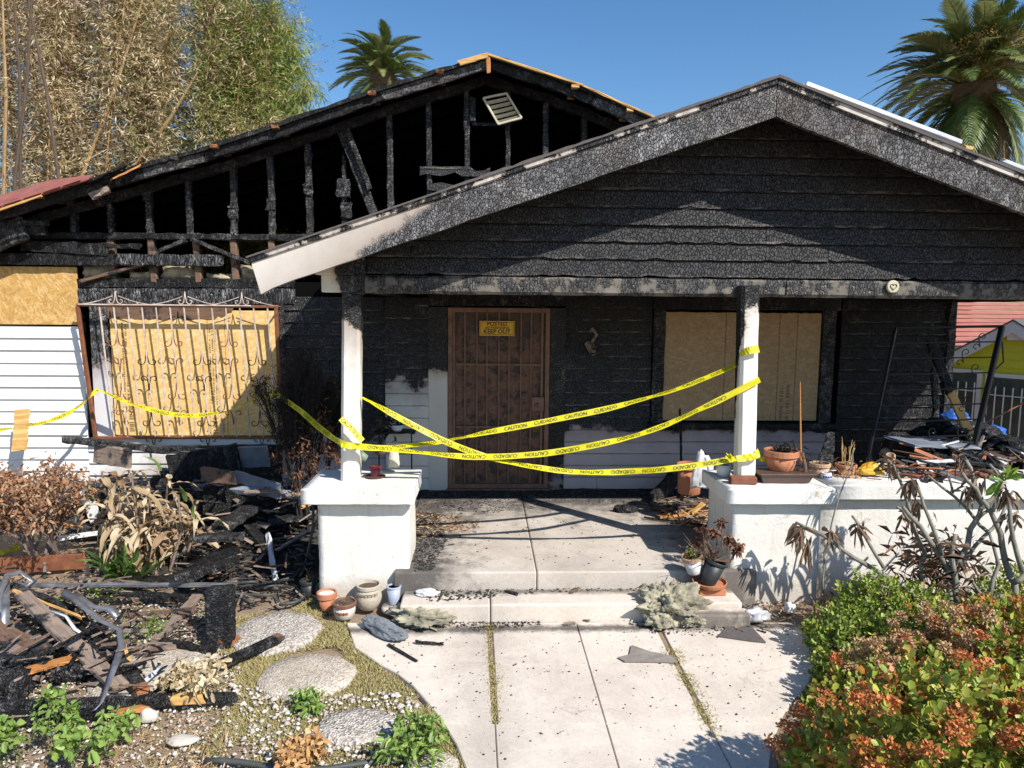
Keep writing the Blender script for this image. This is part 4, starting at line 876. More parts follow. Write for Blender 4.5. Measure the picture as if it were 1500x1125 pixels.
def bush(name, label, ms, n, per, L, W, mats, w_, flowers=None, seed=0, stems=40, cat='bush'):
    g = np.random.default_rng(seed); root = thing(name, label, cat, (ms[0][0], ms[0][1], 0)); C, N = mounds(ms, n, g); N = norm(N + g.normal(size=N.shape) * .35 + [0, 0, .35])
    pick = g.choice(len(mats), len(C), p=w_); sets = []
    for i in range(len(mats)):
        s_ = pick == i
        if s_.sum(): V, F = rosettes(C[s_], N[s_], per, L, W, g); sets.append((V, F, i))
    leafobj('leaves', sets, mats, root, kind='stuff')
    m = MB(); ii = g.choice(len(C), min(stems, len(C)), replace=False)
    for i in ii:
        c = Vector(C[i]); b = Vector((c.x * .6 + ms[0][0] * .4, c.y * .6 + ms[0][1] * .4, -.05)); m.tube([b, b.lerp(c, .6) + Vector((0, 0, -.08)), c], [.012, .009, .004], 4)
    m.build('stems', TWIG, root, kind='stuff')
    if flowers:
        for (mat_, cen, spread_, cnt, rad_, nm) in flowers:
            cc = np.array(cen); idx = g.choice(len(C), size=min(len(C), 6000), replace=False); Q = C[idx]; QN = N[idx]
            dist = np.min(np.linalg.norm(Q[:, None, :2] - cc[None, :, :2], axis=2), axis=1) if len(cc) else np.zeros(len(Q)); top = QN[:, 2] > .25
            sel = np.where((dist < spread_) & top)[0][:cnt]; q = Q[sel] + QN[sel] * .05
            # each cluster: a dome of many tiny florets
            m_ = 110; d = norm(g.normal(size=(len(q), m_, 3)) + [0, 0, .5]); r = rad_ * g.uniform(.55, 1.1, (len(q), 1, 1)); pts = q[:, None] + d * r * g.uniform(.35, 1, (len(q), m_, 1)) * [1, 1, .8]
            V, F = leaves(pts.reshape(-1, 3), (d + g.normal(size=d.shape) * .5).reshape(-1, 3), g.uniform(.010, .022, len(q) * m_), np.full(len(q) * m_, .013), .1)
            npmesh(nm, V, F, mat_, parent=root, kind='stuff')
    return root
jm = [(2.9, 3.15, .15, .75, .55, .42), (3.35, 3.75, .2, .75, .5, .48), (2.35, 2.75, 0, .62, .5, .36), (2.65, 3.8, .08, .55, .42, .34), (3.0, 2.4, .05, .9, .6, .40), (2.02, 3.45, -.02, .26, .3, .24), (2.25, 3.85, 0, .35, .3, .26), (3.9, 3.2, .15, .7, .7, .5), (3.3, 4.3, .1, .7, .35, .42), (1.9, 2.6, -.05, .33, .3, .2), (1.88, 2.72, .42, .44, .40, .50), (1.62, 2.95, .2, .26, .26, .34), (2.4, 2.4, .4, .5, .45, .5)]
bush('jade_bush', 'broad jade bush with russet flower heads filling the lower right corner', jm, 7000, 8, .040, .74, [JADE, JADR], [.84, .16],
     [(FLOW, [(2.9, 3.1, 0), (2.6, 2.7, 0), (3.3, 3.4, 0), (3.3, 2.6, 0), (2.5, 3.3, 0), (3.7, 3.5, 0), (1.9, 2.7, 0), (2.3, 2.4, 0), (1.6, 2.9, 0)], .9, 330, .052, 'russet_flower_heads'), (FLOT, [(2.62, 4.05, 0), (2.85, 4.0, 0), (2.45, 3.95, 0)], .3, 110, .055, 'dry_flower_heads')], 21)
bush('round_leaf_shrub', 'glossy green shrub growing against the white wall left of the bare branches', [(2.78, 4.75, .12, .30, .28, .38), (2.45, 4.55, .05, .26, .25, .30), (3.10, 4.75, .1, .26, .22, .34), (2.35, 4.2, 0, .24, .24, .24), (2.75, 4.35, .05, .35, .25, .30)], 1500, 8, .036, .62, [GRNB, JADE], [.7, .3], None, 22)
bush('low_green_shrub', 'bright green shrub at the right edge behind the bare branches', [(4.0, 4.85, .12, .45, .30, .42), (4.5, 4.9, .15, .5, .35, .52), (3.7, 4.55, .05, .35, .25, .30)], 1300, 8, .036, .62, [GRNB, JADE], [.55, .45], None, 23)
# ================================================================ GARDEN GROUND COVER
def wpoly(pts): return [g2(*p) for p in pts]
def inpoly(x, y, poly):
    c = False; n = len(poly); j = n - 1
    for i in range(n):
        if (poly[i].y > y) != (poly[j].y > y) and x < (poly[j].x - poly[i].x) * (y - poly[i].y) / (poly[j].y - poly[i].y) + poly[i].x: c = not c
        j = i
    return c
def sample(poly, n, g, avoid=()):
    x0, x1 = min(p.x for p in poly), max(p.x for p in poly); y0, y1 = min(p.y for p in poly), max(p.y for p in poly); out = []
    k = 0
    while len(out) < n and k < n * 12:
        k += 1; x = g.uniform(x0, x1); y = g.uniform(y0, y1)
        if inpoly(x, y, poly) and not any(((x - a) / r1) ** 2 + ((y - b) / r2) ** 2 < 1 for a, b, r1, r2 in avoid): out.append((x, y))
    return np.array(out)
stones = []
AGG = NT('exposed_aggregate'); _c = AGG.vor(95, None, 'F1', 1); _g = AGG.n('SeparateColor', {0: _c}).outputs[0]
AGG = AGG.out(AGG.mix(AGG.ramp(AGG.noise(3, det=6), [(.4, 0), (.7, .5)]), AGG.ramp(_g, [(0, (.30, .25, .20)), (.5, (.52, .45, .36)), (1, (.68, .62, .54))]), (.34, .27, .19)), .9, AGG.bump(AGG.vor(95), .006, .9))
AGG2 = NT('dark_aggregate'); _g = AGG2.n('SeparateColor', {0: AGG2.vor(75, None, 'F1', 1)}).outputs[0]
AGG2 = AGG2.out(AGG2.ramp(_g, [(0, (.22, .19, .16)), (.35, (.40, .35, .30)), (.8, (.56, .51, .45)), (1, (.64, .59, .53))]), .9, AGG2.bump(AGG2.vor(75), .010, 1))
sts = [((405, 925), (468, 925), (405, 897), 'aggregate stepping stone nearest the pots, with a charred plank end on it', AGG2),
       ((450, 989), (519, 989), (450, 959), 'largest oval tan stepping stone in the middle of the grass', AGG),
       ((522, 1064), (582, 1064), (522, 1039), 'speckled white and grey stepping stone nearest the bottom weeds', AGG2),
       ((232, 985), (322, 985), (232, 945), 'pale stepping stone half covered by burnt planks', AGG),
       ((632, 1122), (672, 1122), (632, 1102), 'small pale stepping stone under the leafy weed at the bottom', AGG)]
for c, a, b, l, mt in sts:
    c = g2(*c); r1 = (g2(*a) - c).length; r2 = abs(g2(*b).y - c.y); stones.append((c.x, c.y, r1, r2)); m = MB(); n = 40
    ring = lambda k, z: [(c.x + r1 * k * math.cos(t * 2 * math.pi / n) * (1 + .04 * math.sin(t * .9)), c.y + r2 * k * math.sin(t * 2 * math.pi / n) * (1 + .04 * math.sin(t * 1.3)), z) for t in range(n)]
    m.v = ring(1, -.09) + ring(1, .0) + ring(.96, .012) + ring(.6, .016); m.f = [tuple(range(3 * n, 4 * n))] + [(q * n + i, q * n + (i + 1) % n, (q + 1) * n + (i + 1) % n, (q + 1) * n + i) for q in range(3) for i in range(n)]; m.m = [0] * len(m.f)
    tag(m.build('stepping_stone', mt, smooth=True), l, 'stepping stone', 'stepping stones in the garden')
GR = m_leaf('dry_moss_grass', [(.40, .33, .13), (.52, .43, .21), (.30, .27, .09), (.58, .48, .27), (.18, .19, .05)], .8, .2)
def blades(name, poly, n, h, seed, mat=None, avoid=(), z=-.03, label=None):
    g = np.random.default_rng(seed); xy = sample(poly, n // 6, g, avoid); nz = np.array([mnoise.noise((x * 3.5, y * 3.5, 2)) for x, y in xy]); xy = xy[nz > -.28]
    xy = np.repeat(xy, 6, 0) + g.normal(size=(len(xy) * 6, 2)) * .018; k = len(xy)
    C = np.concatenate([xy, np.full((k, 1), z)], 1); D = g.normal(size=(k, 3)) * [.8, .8, .3] + [0, 0, .8]; V, F = leaves(C, D, h * g.uniform(.5, 1.5, k), np.full(k, .006), 0)
    o = npmesh(name, V, F, mat or GR, kind='stuff'); o['label'] = label; o['category'] = 'grass'; return o
pg = wpoly([(340, 905), (470, 872), (512, 915), (560, 976), (605, 1010), (652, 1062), (688, 1130), (690, 1200), (300, 1200), (300, 1080), (355, 1020), (330, 950)])
blades('dry_grass', pg, 70000, .032, 31, avoid=stones, label='short olive and straw coloured grass around the stepping stones')
for (a, b, w_, s, l) in (((716, 890), (729, 1062), 11, 32, 'olive moss strip in the left joint of the walkway'), ((984, 950), (1050, 1080), 13, 33, 'dry grass strip in the right joint of the walkway')):
    blades('joint_grass', wpoly([(a[0] - w_, a[1]), (a[0] + w_, a[1]), (b[0] + w_ * .8, b[1]), (b[0] - w_ * .8, b[1])]), 3500, .022, s, z=-.012, label=l)
def octa(xy, size, z, g, flat=.6):
    n = len(xy); base = np.array([(1, 0, 0), (0, 1, 0), (-1, 0, 0), (0, -1, 0), (0, 0, 1), (0, 0, -1)], float); F0 = np.array([(0, 1, 4), (1, 2, 4), (2, 3, 4), (3, 0, 4), (1, 0, 5), (2, 1, 5), (3, 2, 5), (0, 3, 5)])
    s = size * .75 * np.exp(np.clip(g.normal(size=(n, 1, 1)), -1.8, 1.5) * .5) * g.uniform(.6, 1.3, (n, 6, 3)) * [1, 1, flat]; a = g.uniform(0, 6.28, n); c, sn = np.cos(a), np.sin(a)
    V = base[None] * s + g.normal(size=(n, 6, 3)) * size * .12; X = V[..., 0] * c[:, None] - V[..., 1] * sn[:, None]; Y = V[..., 0] * sn[:, None] + V[..., 1] * c[:, None]
    V = np.stack([X + xy[:, 0:1], Y + xy[:, 1:2], V[..., 2] + np.asarray(z).reshape(-1, 1)], 2); F = F0[None] + (np.arange(n) * 6)[:, None, None]
    return V.reshape(-1, 3), F.reshape(-1, 3)
PEB = m_leaf('white_pebble', [(.66, .62, .56), (.46, .41, .35), (.72, .69, .65), (.34, .28, .22), (.56, .49, .40), (.30, .25, .19)], .8, 0)
pp = wpoly([(60, 880), (340, 868), (355, 960), (335, 1040), (395, 1062), (430, 1200), (-60, 1200), (-60, 1000)])
g = np.random.default_rng(41); xy = sample(pp, 5200, g, stones); V, F = octa(xy, .0115, -.015 + g.uniform(-.01, .012, len(xy)), g)
npmesh('white_gravel', V, F, PEB, kind='stuff')
blades('dry_grass', pp, 9000, .022, 35, avoid=stones, label='sparse dry grass tufts among the white gravel')
xy = sample(wpoly([(330, 1000), (470, 1020), (600, 1010), (640, 1060), (600, 1125), (400, 1130)]), 700, g, stones); V, F = octa(xy, .016, np.full(len(xy), .0), g); npmesh('white_gravel', V, F, PEB, kind='stuff')
CHIP = m_leaf('charcoal_chips', [(.008, .008, .009), (.03, .03, .032), (.015, .014, .014), (.06, .055, .05), (.035, .028, .022)], .8, 0)
STRAW = m_leaf('straw_litter', [(.42, .30, .16), (.55, .42, .26), (.28, .17, .08), (.36, .16, .06)], .8, .1)
def chips(poly, n, size, z, seed, mat=CHIP, name='charcoal_chips'):
    g = np.random.default_rng(seed); xy = sample([Vector(p) for p in poly], n, g); V, F = octa(xy, size, z + g.uniform(0, size * .6, len(xy)), g, .5); return npmesh(name, V, F, mat, kind='stuff')
def litter(poly, n, L, z, seed, mat=STRAW, name='dry_litter', up=.12):
    g = np.random.default_rng(seed); xy = sample([Vector(p) for p in poly], n, g); k = len(xy); C = np.concatenate([xy, np.full((k, 1), z)], 1); D = g.normal(size=(k, 3)) * [1, 1, 0] + [0, 0, up]; V, F = leaves(C, D, L * g.uniform(.4, 1.5, k), L * .16 * g.uniform(.4, 1.6, k), .5); return npmesh(name, V, F, mat, kind='stuff')
def gp(pts, z): return [G(x, y, z) for x, y in pts]
chips(gp([(606, 750), (640, 752), (655, 790), (635, 835), (606, 838)], PF), 1500, .010, PF, 51)
chips(gp([(612, 716), (975, 712), (1035, 735), (960, 742), (820, 735), (720, 752), (625, 745)], PF), 2600, .008, PF, 52)
chips(gp([(606, 720), (1000, 715), (1000, 728), (606, 731)], PF), 2600, .012, PF, 152)
chips(gp([(625, 862), (800, 858), (995, 856), (995, 864), (800, 868), (660, 880), (625, 880)], .14), 700, .010, .137, 53)
chips(gp([(620, 905), (800, 903), (790, 915), (700, 925), (640, 915)], 0), 700, .008, .0, 54)
chips(gp([(900, 905), (1130, 880), (1165, 900), (1100, 935), (960, 930)], 0), 900, .008, .0, 55)
chips(gp([(290, 790), (460, 770), (460, 870), (340, 880), (290, 850)], 0), 2600, .014, -.01, 56)
chips(gp([(100, 740), (450, 740), (450, 790), (100, 790)], 0), 4200, .035, .02, 57)
chips(gp([(530, 925), (1170, 915), (1150, 1030), (1130, 1120), (700, 1120)], 0), 420, .006, .0, 153)
chips(gp([(640, 760), (990, 760), (1000, 830), (620, 830)], PF), 260, .007, PF, 154)
litter(gp([(606, 745), (650, 755), (710, 765), (690, 778), (606, 790)], PF), 420, .06, PF + .004, 58)
litter(gp([(960, 745), (1035, 738), (1035, 770), (1000, 770)], PF), 300, .07, PF + .004, 59)
litter(gp([(0, 800), (300, 800), (330, 850), (0, 880)], 0), 500, .06, -.01, 60)
litter(gp([(60, 1080), (330, 1050), (330, 1140), (60, 1160)], 0), 500, .05, .0, 61, STRAW, 'dry_leaf_litter', .5)
litter(gp([(1060, 880), (1160, 895), (1200, 960), (1150, 1000), (1180, 1120), (1300, 1120), (1300, 880)], 0), 900, .06, -.01, 62)
litter(gp([(1180, 860), (1500, 860), (1500, 930), (1180, 930)], 0), 900, .09, .0, 63, STRAW, 'dry_leaf_litter', .5)
# a heap of ash and charcoal under the burnt window side
hb = MB(); hx = np.linspace(-4.4, -1.35, 60); hy = np.linspace(5.7, 7.95, 46)
for x in hx:
    for y in hy:
        k = max(0, 1 - ((x + 2.45) / 1.35) ** 2) * max(0, min(1, (y - 5.8) / 1.6)); hb.v.append((x, y, -.06 + k * (.20 + .10 * mnoise.noise((x * 3, y * 3, 1)) + .06 * mnoise.noise((x * 11, y * 11, 5)))))
for i in range(59):
    for j in range(45): q = i * 46 + j; hb.f.append((q, q + 46, q + 47, q + 1)); hb.m.append(0)
ASHM = m_plain('ash_heap', (.018, .017, .016), .95, .5, 12, .03, 40, col2=(.07, .06, .05)); hb.build('ash_heap', ASHM, kind='stuff')

# ================================================================ CAUTION TAPE
TXT = {}
def glyphs(text, size, bold=.012):
    if (text, size) in TXT: return TXT[(text, size)]
    c = bpy.data.curves.new('lettering', 'FONT'); c.body = text; c.size = size; c.resolution_u = 2; c.offset = bold * size; o = bpy.data.objects.new('lettering', c); COL.objects.link(o)
    bpy.context.view_layer.update(); me = bpy.data.meshes.new_from_object(o.evaluated_get(bpy.context.evaluated_depsgraph_get()))
    v = [x.co[:2] for x in me.vertices]; f = [tuple(p.vertices) for p in me.polygons]; bpy.data.objects.remove(o); bpy.data.curves.remove(c); bpy.data.meshes.remove(me)
    TXT[(text, size)] = (v, f); return v, f
def tape(label, pts, width=.050, tw=(.5, .5), flip=False, text=True, phase=0.0, wob=.42, seed=0):
    """pts: world points on the centre line; tw: tilt of the band at each point (0 = faces the street upright, 1.57 = lies flat)"""
    g = random.Random(seed); n = 90; k = len(pts); path = []; tl = []
    def cr(a, b, c, d, t): return .5 * ((2 * b) + (c - a) * t + (2 * a - 5 * b + 4 * c - d) * t * t + (3 * b - a - 3 * c + d) * t ** 3)
    for i in range(n + 1):
        q = i / n * (k - 1); s_ = min(int(q), k - 2); t = q - s_; a = pts[max(s_ - 1, 0)]; b = pts[s_]; c = pts[s_ + 1]; d = pts[min(s_ + 2, k - 1)]; path.append(cr(a, b, c, d, t))
        qq = i / n * (len(tw) - 1); ss = min(int(qq), len(tw) - 2); tl.append(tw[ss] * (1 - (qq - ss)) + tw[ss + 1] * (qq - ss) + wob * math.sin(i * .35 + seed) * .5 + wob * math.sin(i * .13 + 2 * seed))
    acc = [0]; 
    for i in range(n): acc.append(acc[-1] + (path[i + 1] - path[i]).length)
    fr_ = []
    for i in range(n + 1):
        t = (path[min(i + 1, n)] - path[max(i - 1, 0)]).normalized(); up = Vector((0, 0, 1)); up = (up - t * up.dot(t)).normalized(); out = up.cross(t).normalized()
        if out.y > 0: out = -out
        ac = up * math.cos(tl[i]) - out * math.sin(tl[i]) * -1; ac = up * math.cos(tl[i]) + out * -math.sin(tl[i]); nn = out * math.cos(tl[i]) + up * math.sin(tl[i]); fr_.append((ac, nn))
    m = MB()
    for i in range(n + 1):
        for v in (-.5, -.17, .17, .5): m.v.append(tuple(path[i] + fr_[i][0] * (v * width) + fr_[i][1] * (.0025 * math.cos(v * 5 + i * .5) + g.uniform(-.0018, .0018))))
    for i in range(n):
        for j in range(3): q = i * 4 + j; m.f.append((q, q + 4, q + 5, q + 1)); m.m.append(0)
    root = thing('caution_tape', label, 'caution tape', tuple(path[0])); m.build('tape_band', TAPE, root, smooth=True)
    if text:
        L = acc[-1]; u = phase; tm = MB(); words = ['CAUTION', 'CUIDADO']; wi = 0
        while True:
            v, f = glyphs(words[wi % 2], .042, .0); wdt = max(p[0] for p in v)
            if u + wdt > L - .02: break
            b = len(tm.v)
            for (x, y) in v:
                s_ = u + x; s_ = L - s_ if flip else s_; yy = (y - .0148) * (-1 if flip else 1); i = 0
                lo, hi = 0, n
                while hi - lo > 1:
                    md = (lo + hi) // 2
                    if acc[md] <= s_: lo = md
                    else: hi = md
                t = (s_ - acc[lo]) / max(1e-6, acc[lo + 1] - acc[lo]); p = path[lo].lerp(path[lo + 1], t); ac = fr_[lo][0].lerp(fr_[lo + 1][0], t); nn = fr_[lo][1].lerp(fr_[lo + 1][1], t); tm.v.append(tuple(p + ac * yy + nn * .0055))
            tm.f += [tuple(b + q for q in ff) for ff in f]; tm.m += [0] * len(f); u += wdt + .06; wi += 1
        if tm.v: tm.build('tape_lettering', INK, root, kind='stuff')
    return root
TY = 5.62
def PT(l, Y=TY): return [P(x, y, Y if not isinstance(Y, (list, tuple)) else Y[i]) for i, (x, y) in enumerate(l)]
tape('caution tape sagging from the left post down right to the foot of the right post', PT([(531, 582), (600, 620), (665, 652), (740, 676), (840, 691), (935, 690), (1010, 683), (1082, 671)], [5.68, 5.64, 5.62, 5.6, 5.6, 5.58, 5.58, 5.58]), tw=(.9, .75, .6, .4, .5), flip=True, phase=.1, seed=1)
tape('uppermost caution tape climbing from the left post foot to the middle of the right post', PT([(515, 653), (560, 656), (640, 648), (700, 636), (800, 617), (900, 596), (1000, 567), (1084, 532)], 5.72), tw=(.9, .9, .8, .8, .75), phase=.25, seed=2)
tape('middle caution tape dipping in front of the door and rising to the right post', PT([(500, 651), (600, 661), (690, 669), (790, 665), (880, 650), (950, 632), (1020, 602), (1080, 573), (1113, 556)], [5.58] * 7 + [5.57, 5.57]), tw=(.8, .5, .6, .8, .4, .2), flip=True, phase=.3, seed=3)
tape('short caution tape crossing the front of the left post', PT([(499, 613), (515, 628), (531, 646)], 5.57), width=.05, tw=(.7, .6), phase=.005, seed=4, wob=.05)
tape('caution tape looped high round the right post', PT([(1084, 517), (1098, 513), (1112, 511)], [5.62, 5.56, 5.57]), width=.06, tw=(.3, .3), phase=.02, seed=5, wob=.05)
tape('caution tape wrapped round the foot of the right post', PT([(1079, 672), (1090, 671), (1108, 667), (1111, 660)], [5.57, 5.57, 5.56, 5.6]), width=.055, tw=(.4, .5), text=False, seed=6, wob=.2)
tape('caution tape running from the left post to the burnt hedge', PT([(522, 655), (500, 649), (470, 628), (435, 598), (402, 576)], [5.58, 5.6, 6.1, 6.6, 7.2]), tw=(.6, .5, .7), phase=.2, seed=7)
tape('caution tape draped across the left barred window', PT([(402, 576), (380, 582), (330, 603), (265, 608), (200, 594), (143, 570)], [7.2, 7.4, 7.6, 7.6, 7.6, 7.6]), width=.05, tw=(1.1, .8, .9, 1.1), phase=.15, seed=8)
tape('caution tape hanging from the window corner to the left edge', PT([(143, 570), (120, 592), (85, 612), (30, 626), (-60, 634)], [7.6, 7.5, 7.3, 7.0, 6.7]), width=.05, tw=(1.1, 1.2, .9), phase=.1, seed=9)
tape('loose yellow tape scrap on the ground by the rusty edging board', [G(-30, 812, .06), G(10, 808, .08), G(28, 800, .1)], tw=(1.0, .8), text=False, seed=10)
kn = thing('tape_knot', 'knotted tuft of caution tape at the foot of the right post beside the white pot', 'caution tape', tuple(P(1070, 668, 5.56)))
for k in range(5):
    c = P(1070, 668, 5.56); d = Vector((R.uniform(-1, 1), R.uniform(-.6, 0), R.uniform(-.6, 1))).normalized(); e = c + d * .045
    MB().add([c + Vector((-.01, 0, .01)), c + Vector((.01, 0, -.01)), e + Vector((.012, 0, -.015)), e + Vector((-.012, 0, .015))], [(0, 1, 2, 3)]).build('tape_tail', TAPE, kn)

# ================================================================ SIGN AND SMALL THINGS ON THE HOUSE
sg = thing('posted_sign', 'yellow POSTED NO TRESPASSING KEEP OUT sign taped to the security door', 'sign', tuple(P(727, 482, WY - .06)))
a = P(702.5, 470, WY - .055); b = P(753.5, 492, WY - .055); x0, x1, z0, z1 = a.x, b.x, b.z, a.z
MB().box(x0, x1, WY - .058, WY - .054, z0, z1).build('plate', SIGNY, sg)
m = MB(); t_ = .004; i_ = .012
for (p, q, r, s_) in ((x0 + i_, x1 - i_, z0 + i_, z0 + i_ + t_), (x0 + i_, x1 - i_, z1 - i_ - t_, z1 - i_), (x0 + i_, x0 + i_ + t_, z0 + i_ + t_, z1 - i_ - t_), (x1 - i_ - t_, x1 - i_, z0 + i_ + t_, z1 - i_ - t_)): m.box(p, q, WY - .0595, WY - .0585, r, s_)
m.build('border', INK, sg)
for txt, size, zc, nm in (('POSTED', .062, .70, 'headline'), ('NO TRESPASSING', .034, .48, 'small_line'), ('KEEP OUT', .066, .17, 'bottom_line')):
    v, f = glyphs(txt, size, .02); wd = max(p[0] for p in v); m = MB(); m.v = [((x0 + x1) / 2 - wd / 2 + p[0], WY - .0600, z0 + (z1 - z0) * zc + p[1] - size * .05) for p in v]; m.f = list(f); m.m = [0] * len(f); m.build(nm, INK, sg)
hp = thing('heart_plaque', 'small round white plaque with a heart fixed to the porch beam at right', 'ornament', tuple(P(1307, 420, 5.72)))
c = P(1307, 420, 5.725); MB().lathe(c, [(.052, 0), (.052, .012), (.046, .018)], 20, 0, 0, (0, -1, 0)).build('disc', VM, hp)
hrt = [(16 * math.sin(t) ** 3, 13 * math.cos(t) - 5 * math.cos(2 * t) - 2 * math.cos(3 * t) - math.cos(4 * t)) for t in np.linspace(0, 2 * math.pi, 24, endpoint=False)]
MB().tube([(c.x + x * .0017, c.y - .021, c.z + y * .0017) for x, y in hrt + hrt[:1]], .003, 4).build('heart_outline', GRSH, hp)
# the brown paper strip on the post etc.
lp = thing('leaning_grille', 'black wrought iron window grille leaning on its side at the right end of the porch', 'window grille', tuple(G(1345, 690, PF)))
tl_, tr_, br_, bl_ = P(1312, 480, 6.9), P(1468, 478, 6.5), P(1420, 683, 6.3), P(1268, 690, 6.6)
for a, b, w_ in ((tl_, bl_, .03), (tr_, br_, .045), (tl_, tr_, .025), (bl_, br_, .025)): MB().beam(a, b, w_, w_, 4, .001, rag=.002).build('frame_rail', IRON, lp)
for k in range(1, 9):
    q = k / 9; a = tl_.lerp(bl_, q); b = tr_.lerp(br_, q); MB().tube([a - (b - a) * .0, b], .009, 4).build('cross_bar', IRON, lp)
    if k % 2 or k == 2:
        for f_ in ((.25, .55, .82) if k % 2 else (.4, .7)):
            c = a.lerp(b, f_); m = MB()
            for s_ in (-1, 1): m.tube([c + Vector((0, -.01, 0))] + [p + Vector((.0, -.01, 0)) for p in spiral((c.x + .03 * s_, c.y, c.z + s_ * .05), .04, math.pi * (s_ > 0), .85, -s_, 12)], .0045, 4)
            m.build('scroll', IRON, lp)
m = MB(); m.tube([P(1468, 500, 6.5), P(1470, 530, 6.5), P(1452, 547, 6.5), P(1462, 560, 6.5), P(1440, 590, 6.45), P(1445, 618, 6.4)], .007, 4); m.build('side_scroll', IRON, lp)
# ================================================================ TIMBERS AND DEBRIS
def plank(name, label, cat, a, za, b, zb, w_, h, mat, seg=10, amp=.004, up=(0, 0, 1), endm=None, rag=.02, taper=1.0, Y=None, group=None):
    p0 = G(*a, za) if Y is None else P(*a, Y[0]); p1 = G(*b, zb) if Y is None else P(*b, Y[1]); d = p1 - p0; L = d.length
    m = MB().beam((0, 0, 0), (L, 0, 0), w_, h, seg, amp, (0, 0, 1), endm=None if endm is None else 1, rag=rag, taper=taper)
    o = m.build(name, [mat] if endm is None else [mat, endm]); x = d.normalized(); u = Vector(up); u = (u - x * u.dot(x)).normalized(); y = u.cross(x)
    o.matrix_world = Matrix.Translation(p0) @ Matrix(((x.x, y.x, u.x), (x.y, y.y, u.y), (x.z, y.z, u.z))).to_4x4()
    return tag(o, label, cat, group)
pk = plank
pk('metal_bar', 'long thin grey metal bar lying level across the left debris', 'metal bar', (25, 857), .17, (345, 857), .16, .035, .03, METAL, 14, .003)
pk('scorched_plank', 'long brown scorched plank slanting down right from the bent sheet metal', 'plank', (33, 872), .30, (176, 1006), .06, .10, .035, W_GREY, 16, .004)
pk('charred_beam', 'charred beam with a splintered orange lower end under the long brown plank', 'beam', (135, 925), .10, (212, 1019), .03, .085, .08, CH_L, 12, .007, endm=W_TORN, rag=.04)
pk('charred_beam', 'charred thin beam in the upper left of the debris behind the brown plank', 'beam', (20, 860), .28, (105, 893), .18, .05, .05, CH_LG, 12, .006)
pk('thin_board', 'thin reddish brown board lying nearly level beside the black post stub', 'board', (178, 902), .08, (286, 892), .07, .04, .02, W_BROWN)
pk('brown_board', 'brown board crossing under the thin reddish board toward the post stub', 'board', (230, 938), .02, (290, 872), .05, .085, .03, W_GREY)
pk('brown_board', 'short grey brown board with a knot lying on the pale stepping stone', 'board', (188, 953), .03, (256, 945), .03, .085, .03, W_GREY)
pk('charred_log', 'short charred log lying right of the knotty brown board', 'log', (236, 939), .04, (316, 953), .04, .04, .04, CH_L, 10, .008)
pk('charred_plank', 'charred plank slanting up right onto the stepping stone near the pots', 'plank', (228, 1018), .03, (412, 932), .06, .085, .035, CH_L, 18, .005, endm=W_BROWN)
pk('charred_pole', 'long ash grey charred pole with a bare tan patch, lying level at lower left', 'pole', (-60, 1036), .06, (344, 1021), .05, .052, .05, CH_LG, 24, .008)
pk('pole_patch', 'bare tan wood sleeve on the long ash grey pole', 'wood scrap', (255, 1024.5), .056, (299, 1022.5), .054, .058, .056, W_YEL, 4, .002)
pk('charred_plank', 'black plank in the shadow just below the long grey pole', 'plank', (0, 1060), .03, (170, 1042), .03, .06, .03, CH_L)
pk('split_board', 'bright orange split board with a nail hole at far left', 'board', (35, 985), .12, (110, 963), .13, .085, .02, W_ORANGE, 8, .006, rag=.05)
pk('brown_board', 'brown board slanting at the left edge above the orange split board', 'board', (5, 925), .18, (62, 952), .14, .11, .03, W_BROWN)
pk('grey_board', 'grey weathered board at the left edge running up to the debris pile', 'board', (-40, 985), .12, (62, 935), .16, .13, .03, W_GREY)
pk('stick', 'thin brown splinter standing up left over the orange board', 'stick', (25, 955), .2, (73, 928), .24, .015, .015, W_BROWN, 6, .003)
pk('charred_log', 'thick ash covered charred log end at the left edge', 'log', (-50, 1005), .08, (42, 1000), .08, .16, .13, CH_LG, 10, .012)
pk('charred_block', 'dark charred block behind the orange split board', 'block', (80, 985), .05, (128, 978), .05, .14, .10, CH_L, 5, .012)
pk('split_board', 'small orange splintered end sticking out below the grey pole', 'board', (168, 1046), .04, (210, 1037), .03, .05, .03, W_ORANGE, 5, .005, rag=.04)
pk('edging_board', 'rust brown edging board lying at the foot of the dead shrub', 'board', (-60, 832), .07, (122, 822), .07, .03, .14, RUST, 12, .003)
pk('black_beam', 'black charred beam from the long metal bar toward the post stub', 'beam', (185, 868), .08, (275, 877), .07, .06, .05, CH_L, 10, .008)
pk('thin_stick', 'thin tan lath lying beside the long brown plank', 'stick', (18, 864), .3, (120, 905), .2, .02, .015, W_YEL, 10, .004)
pk('black_board', 'black board under the bent metal strip', 'board', (95, 905), .1, (150, 925), .08, .11, .03, CH_L, 8, .006)
pk('charred_plank', 'black cracked plank lying behind the long brown plank in the debris pile', 'plank', (60, 905), .16, (165, 962), .10, .12, .03, CH_L, 12, .007)
pk('brown_board', 'dark brown board sloping down left under the curled white flap', 'board', (-20, 905), .24, (48, 975), .08, .09, .03, W_BROWN)
pk('charred_beam', 'ash grey beam lying parallel above the thick log at the left edge', 'beam', (-50, 965), .16, (70, 972), .12, .07, .06, CH_LG, 12, .008)
pk('charred_lath', 'thin black lath crossing over the brown plank near its middle', 'lath', (60, 960), .22, (150, 912), .24, .025, .015, CH_L, 10, .003)
pk('charred_lath', 'thin black lath from the brown plank toward the pale stepping stone', 'lath', (120, 920), .18, (205, 985), .06, .022, .015, CH_L, 10, .003)
pk('tan_lath', 'pale tan lath poking up beside the charred beam end', 'lath', (178, 935), .12, (196, 990), .06, .025, .012, W_YEL, 8, .003)
